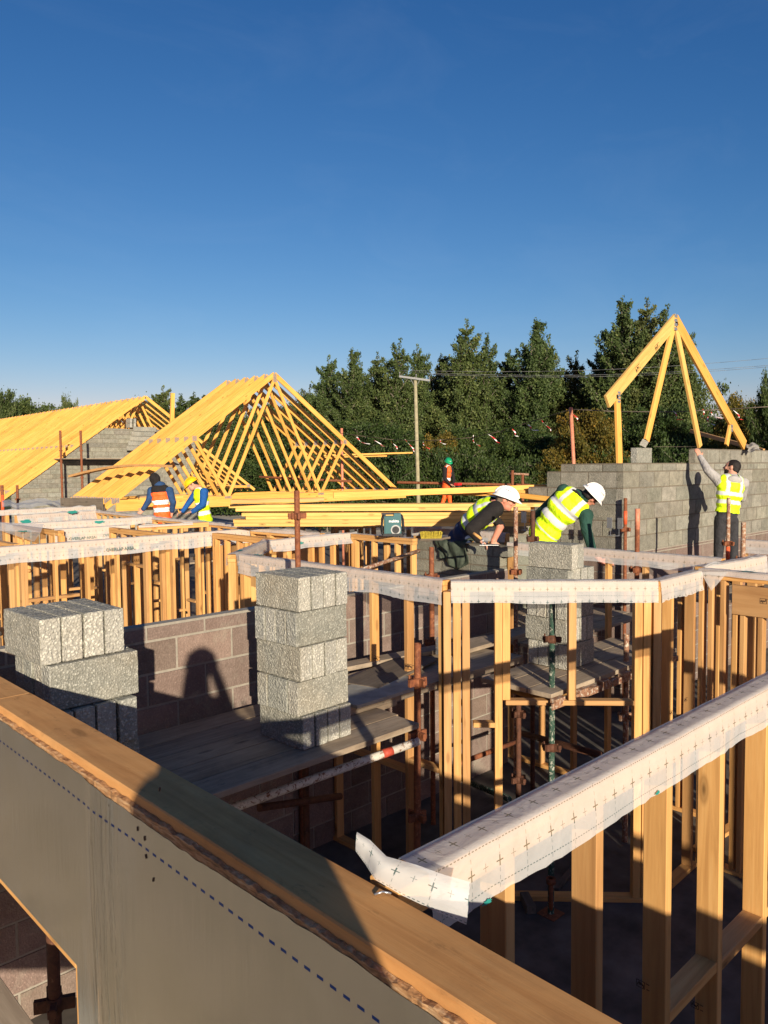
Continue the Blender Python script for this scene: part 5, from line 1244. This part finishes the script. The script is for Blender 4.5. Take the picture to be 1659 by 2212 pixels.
# --- the standing bricklayer reaching up
d3=11.2
hip=pd(1569,1122,d3); nk=pd(1581,1030,d3-.02); r=person('bearded bareheaded man in grey hooded top and yellow vest reaching up to the wall top',(hip.x,hip.y,1.64))
f=Fig(); rt=(RV*.98+FV*.1).normalized(); R_,tor=torso(f,hip,nk,rt,DGY,GRY,1.06); ax=(nk-hip).normalized()
sr=pd(1605,1044,d3-.02); sl_=pd(1556,1042,d3); f.ell(sr,(.085,.085,.085),R_,GRY); f.ell(sl_,(.09,.085,.09),R_,GRY)
el=pd(1529,1016,d3+.08); wr=pd(1513,988,d3+.25); f.chain([sl_,el,wr],[.082,.062,.042],GRY); hand(f,wr,(ZZ*.8-RV*.25+FV*.3),FV,SK,.35)
el2=pd(1603,1076,d3+.18); wr2=pd(1585,1080,d3+.42); f.chain([sr,el2,wr2],[.078,.058,.042],GRY); hand(f,wr2,(-RV*.6+FV*.6),-ZZ,SK,.5)
hc=pd(1582,1010,d3+.02); hd=head(f,hc,(-RV*.75+FV*.60+ZZ*.25),(ZZ*.9+RV*.35),nk+ZZ*.01,SK,sc=1.04,beard=HAIRB)
f.ell(nk-FV*.08-ZZ*.05,(.12,.06,.07),R_,GRY); f.ell(nk-ZZ*.0,(.10,.09,.05),R_,GRY)
legs(f,hip,rt,[Vector((pd(1552,1200,d3).x,pd(1552,1200,d3).y,1.65)),Vector((pd(1592,1200,d3).x,pd(1592,1200,d3).y,1.65))],DGY,FV*.03,sc=1.12)
f.ell(hip+ax*.13,(.155,.115,.03),R_,WHT)
finish(r,f); head_bits(r,hd,HAIRB,None); vest(r,tor,R_,HIV,REF,infl=.02,h0=.28,bands=((.36,.45),(.55,.64)))
# --- hooded man in blue
d4=16.3
hip=pd(351,1122,d4); nk=pd(345,1049,d4); r=person('man in dark blue hooded top and black hat wearing an orange vest, seen from behind',(hip.x,hip.y,1.52))
f=Fig(); rt=(RV*.95+FV*.3).normalized(); R_,tor=torso(f,hip,nk,rt,DGY,TEALB,1.08)
sl_=pd(327.5,1060,d4); sr=pd(366,1060,d4); f.ell(sr,(.09,.085,.09),R_,TEALB); f.ell(sl_,(.09,.085,.09),R_,TEALB)
el=pd(322,1081,d4-.05); wr=pd(310,1099,d4-.2); f.chain([sl_,el,wr],[.085,.068,.05],TEALB); hand(f,wr,(-RV*.6-ZZ*.7-FV*.2),FV,SK,.3,1.15)
el2=pd(374,1085,d4); wr2=pd(372,1103,d4+.1); f.chain([sr,el2,wr2],[.085,.068,.05],TEALB); hand(f,wr2,(-RV*.2-ZZ*.7),FV,SK,.3)
hc=pd(334.5,1036,d4); hd=head(f,hc,(-RV*.8-ZZ*.45+FV*.35),(ZZ*.9-RV*.35),nk,SK,neckm=TEALB)
f.ell(hc+ZZ*.02,(.108,.118,.13),hd[1],BLK); f.ell(hc-ZZ*.07+RV*.02,(.10,.10,.08),hd[1],BLK); f.ell(nk+ZZ*.02,(.12,.10,.07),R_,TEALB)
legs(f,hip,rt,[Vector((hip.x-.06,hip.y+.1,1.53)),Vector((hip.x+.1,hip.y-.1,1.53))],DGY,FV*.03)
finish(r,f,.012); vest(r,tor,R_,HIO,WREF,bands=((.22,.34),(.44,.56)),straps=False,top=BLK,toph=.80)
# --- yellow helmet man in blue
d5=16.0
hip=pd(444,1124,d5); nk=pd(431,1056,d5-.05); r=person('man in yellow helmet, royal blue top and yellow vest marking the wall plate',(hip.x,hip.y,1.52))
f=Fig(); rt=(-FV*.75+RV*.62).normalized()*-1; rt=(FV*.75-RV*.62).normalized(); rt=(FV*.8+RV*.15).normalized()
R_,tor=torso(f,hip,nk,rt,DGY,BLU,1.08)
sn=pd(441,1063,d5-.2); sf=pd(424,1064,d5+.15); f.ell(sn,(.09,.09,.095),R_,BLU); f.ell(sf,(.085,.085,.09),R_,BLU)
el=pd(438,1090,d5-.28); wr=pd(417,1105,d5-.25); f.chain([sn,el,wr],[.088,.07,.05],BLU); hand(f,wr,(-RV*.95-ZZ*.2),-ZZ,SK,.25,1.15)
el2=pd(408,1086,d5+.1); wr2=pd(395,1104,d5); f.chain([sf,el2,wr2],[.078,.062,.046],BLU); hand(f,wr2,(-RV*.85-ZZ*.4),-ZZ,SK,.6,1.15)
hc=pd(415,1046,d5); hd=head(f,hc,(-RV*.80-ZZ*.52-FV*.28),(ZZ*.80-RV*.55),nk,SK,sc=1.04)
legs(f,hip,rt,[Vector((hip.x-.05,hip.y+.1,1.53)),Vector((hip.x+.1,hip.y-.1,1.53))],DGY,-RV*.05)
finish(r,f,.012); head_bits(r,hd,HAIRB,YEL,tilt=-.05); vest(r,tor,R_,HIV,WREF,bands=((.18,.30),(.46,.58)),straps=True)
pc=pd(388,1109,d5-.1); tube(pc,pc+ZZ*.08-RV*.03,'yellow marking pencil in the hand of the man in the yellow helmet',mat='truss',r=.012,group=None,name='pencil')
bpy.context.view_layer.update()
# --- green helmet man far off
d6=26.0
hip=pd(963.5,1052,d6); nk=pd(967,1007,d6); r=person('man in green helmet and orange vest over black top standing on the distant deck',(hip.x,hip.y,2.04))
f=Fig(); rt=(-RV*.55-FV*.8).normalized(); rt=(-FV*.85+RV*.3).normalized(); R_,tor=torso(f,hip,nk,rt,HIO,BLK,1.05)
sn=pd(961,1014,d6-.2); sf=pd(975,1014,d6+.1); f.ell(sn,(.09,.09,.09),R_,BLK); f.ell(sf,(.085,.085,.09),R_,BLK)
el=pd(961,1034,d6-.25); wr=pd(972,1046,d6-.25); f.chain([sn,el,wr],[.085,.068,.046],BLK); hand(f,wr,(RV*.9-ZZ*.3),-ZZ,SK,.25,1.2)
el2=pd(980,1034,d6+.1); wr2=pd(980,1045,d6); f.chain([sf,el2,wr2],[.07,.06,.045],BLK); hand(f,wr2,(RV*.8-ZZ*.2),-ZZ,SK,.3,1.2)
hc=pd(968.5,998,d6); hd=head(f,hc,(RV*.35-ZZ*.42-FV*.8),(ZZ*.95),nk,SK,sc=1.05,beard=HAIRG)
legs(f,hip,rt,[Vector((hip.x-.1,hip.y+.1,2.05)),Vector((hip.x+.1,hip.y-.1,2.05))],HIO,RV*.03,sc=1.2)
finish(r,f,.013); head_bits(r,hd,HAIRG,GNH,logo=True); vest(r,tor,R_,HIO,WREF,bands=((.30,.42),),straps=True)
# --- the photographer, behind the camera: his shadow falls on the plate and the brown wall
bx,by=-.20,-.40
r=person('man holding up a phone on the outer deck, outside the frame behind the viewpoint',(bx,by,1.66))
f=Fig(); fw=Vector((math.cos(math.radians(58)),math.sin(math.radians(58)),0)); rt=Vector((fw.y,-fw.x,0)); hip=Vector((bx,by,2.55)); nk=Vector((bx,by,3.13)); R_,tor=torso(f,hip,nk,rt,DGY,NAV,.98)
sr=nk+rt*.135-ZZ*.06; sl_=nk-rt*.135-ZZ*.06; f.ell(sr,(.08,.08,.08),R_,NAV); f.ell(sl_,(.08,.08,.08),R_,NAV)
for s_,sh in ((1,sr),(-1,sl_)):
    el=sh+rt*(.13 if s_>0 else -.02)+fw*.10-ZZ*.29; wr=nk+rt*.09*s_+fw*.20+ZZ*.14; f.chain([sh,el,wr],[.068,.052,.040],NAV); hand(f,wr,(ZZ*.8-rt*.4*s_),-fw,SK,.5,1.0,s_)
hc=Vector((bx,by,3.36)); hd=head(f,hc,fw,ZZ,nk,SK)
legs(f,hip,rt,[Vector((bx,by,1.66))-rt*.12,Vector((bx,by,1.66))+rt*.12],DGY,fw*.03)
finish(r,f,.014); head_bits(r,hd,HAIRB,WHT)
for o in SC.objects:
    if o.parent is None and 'label' in o and len(str(o['label']).split())>16: print('LONG',len(o['label'].split()),o['label'])
for o in SC.objects:
    if o.parent is None and o.type in('MESH','EMPTY') and 'label' not in o and 'kind' not in o: print('NOLABEL',o.name)
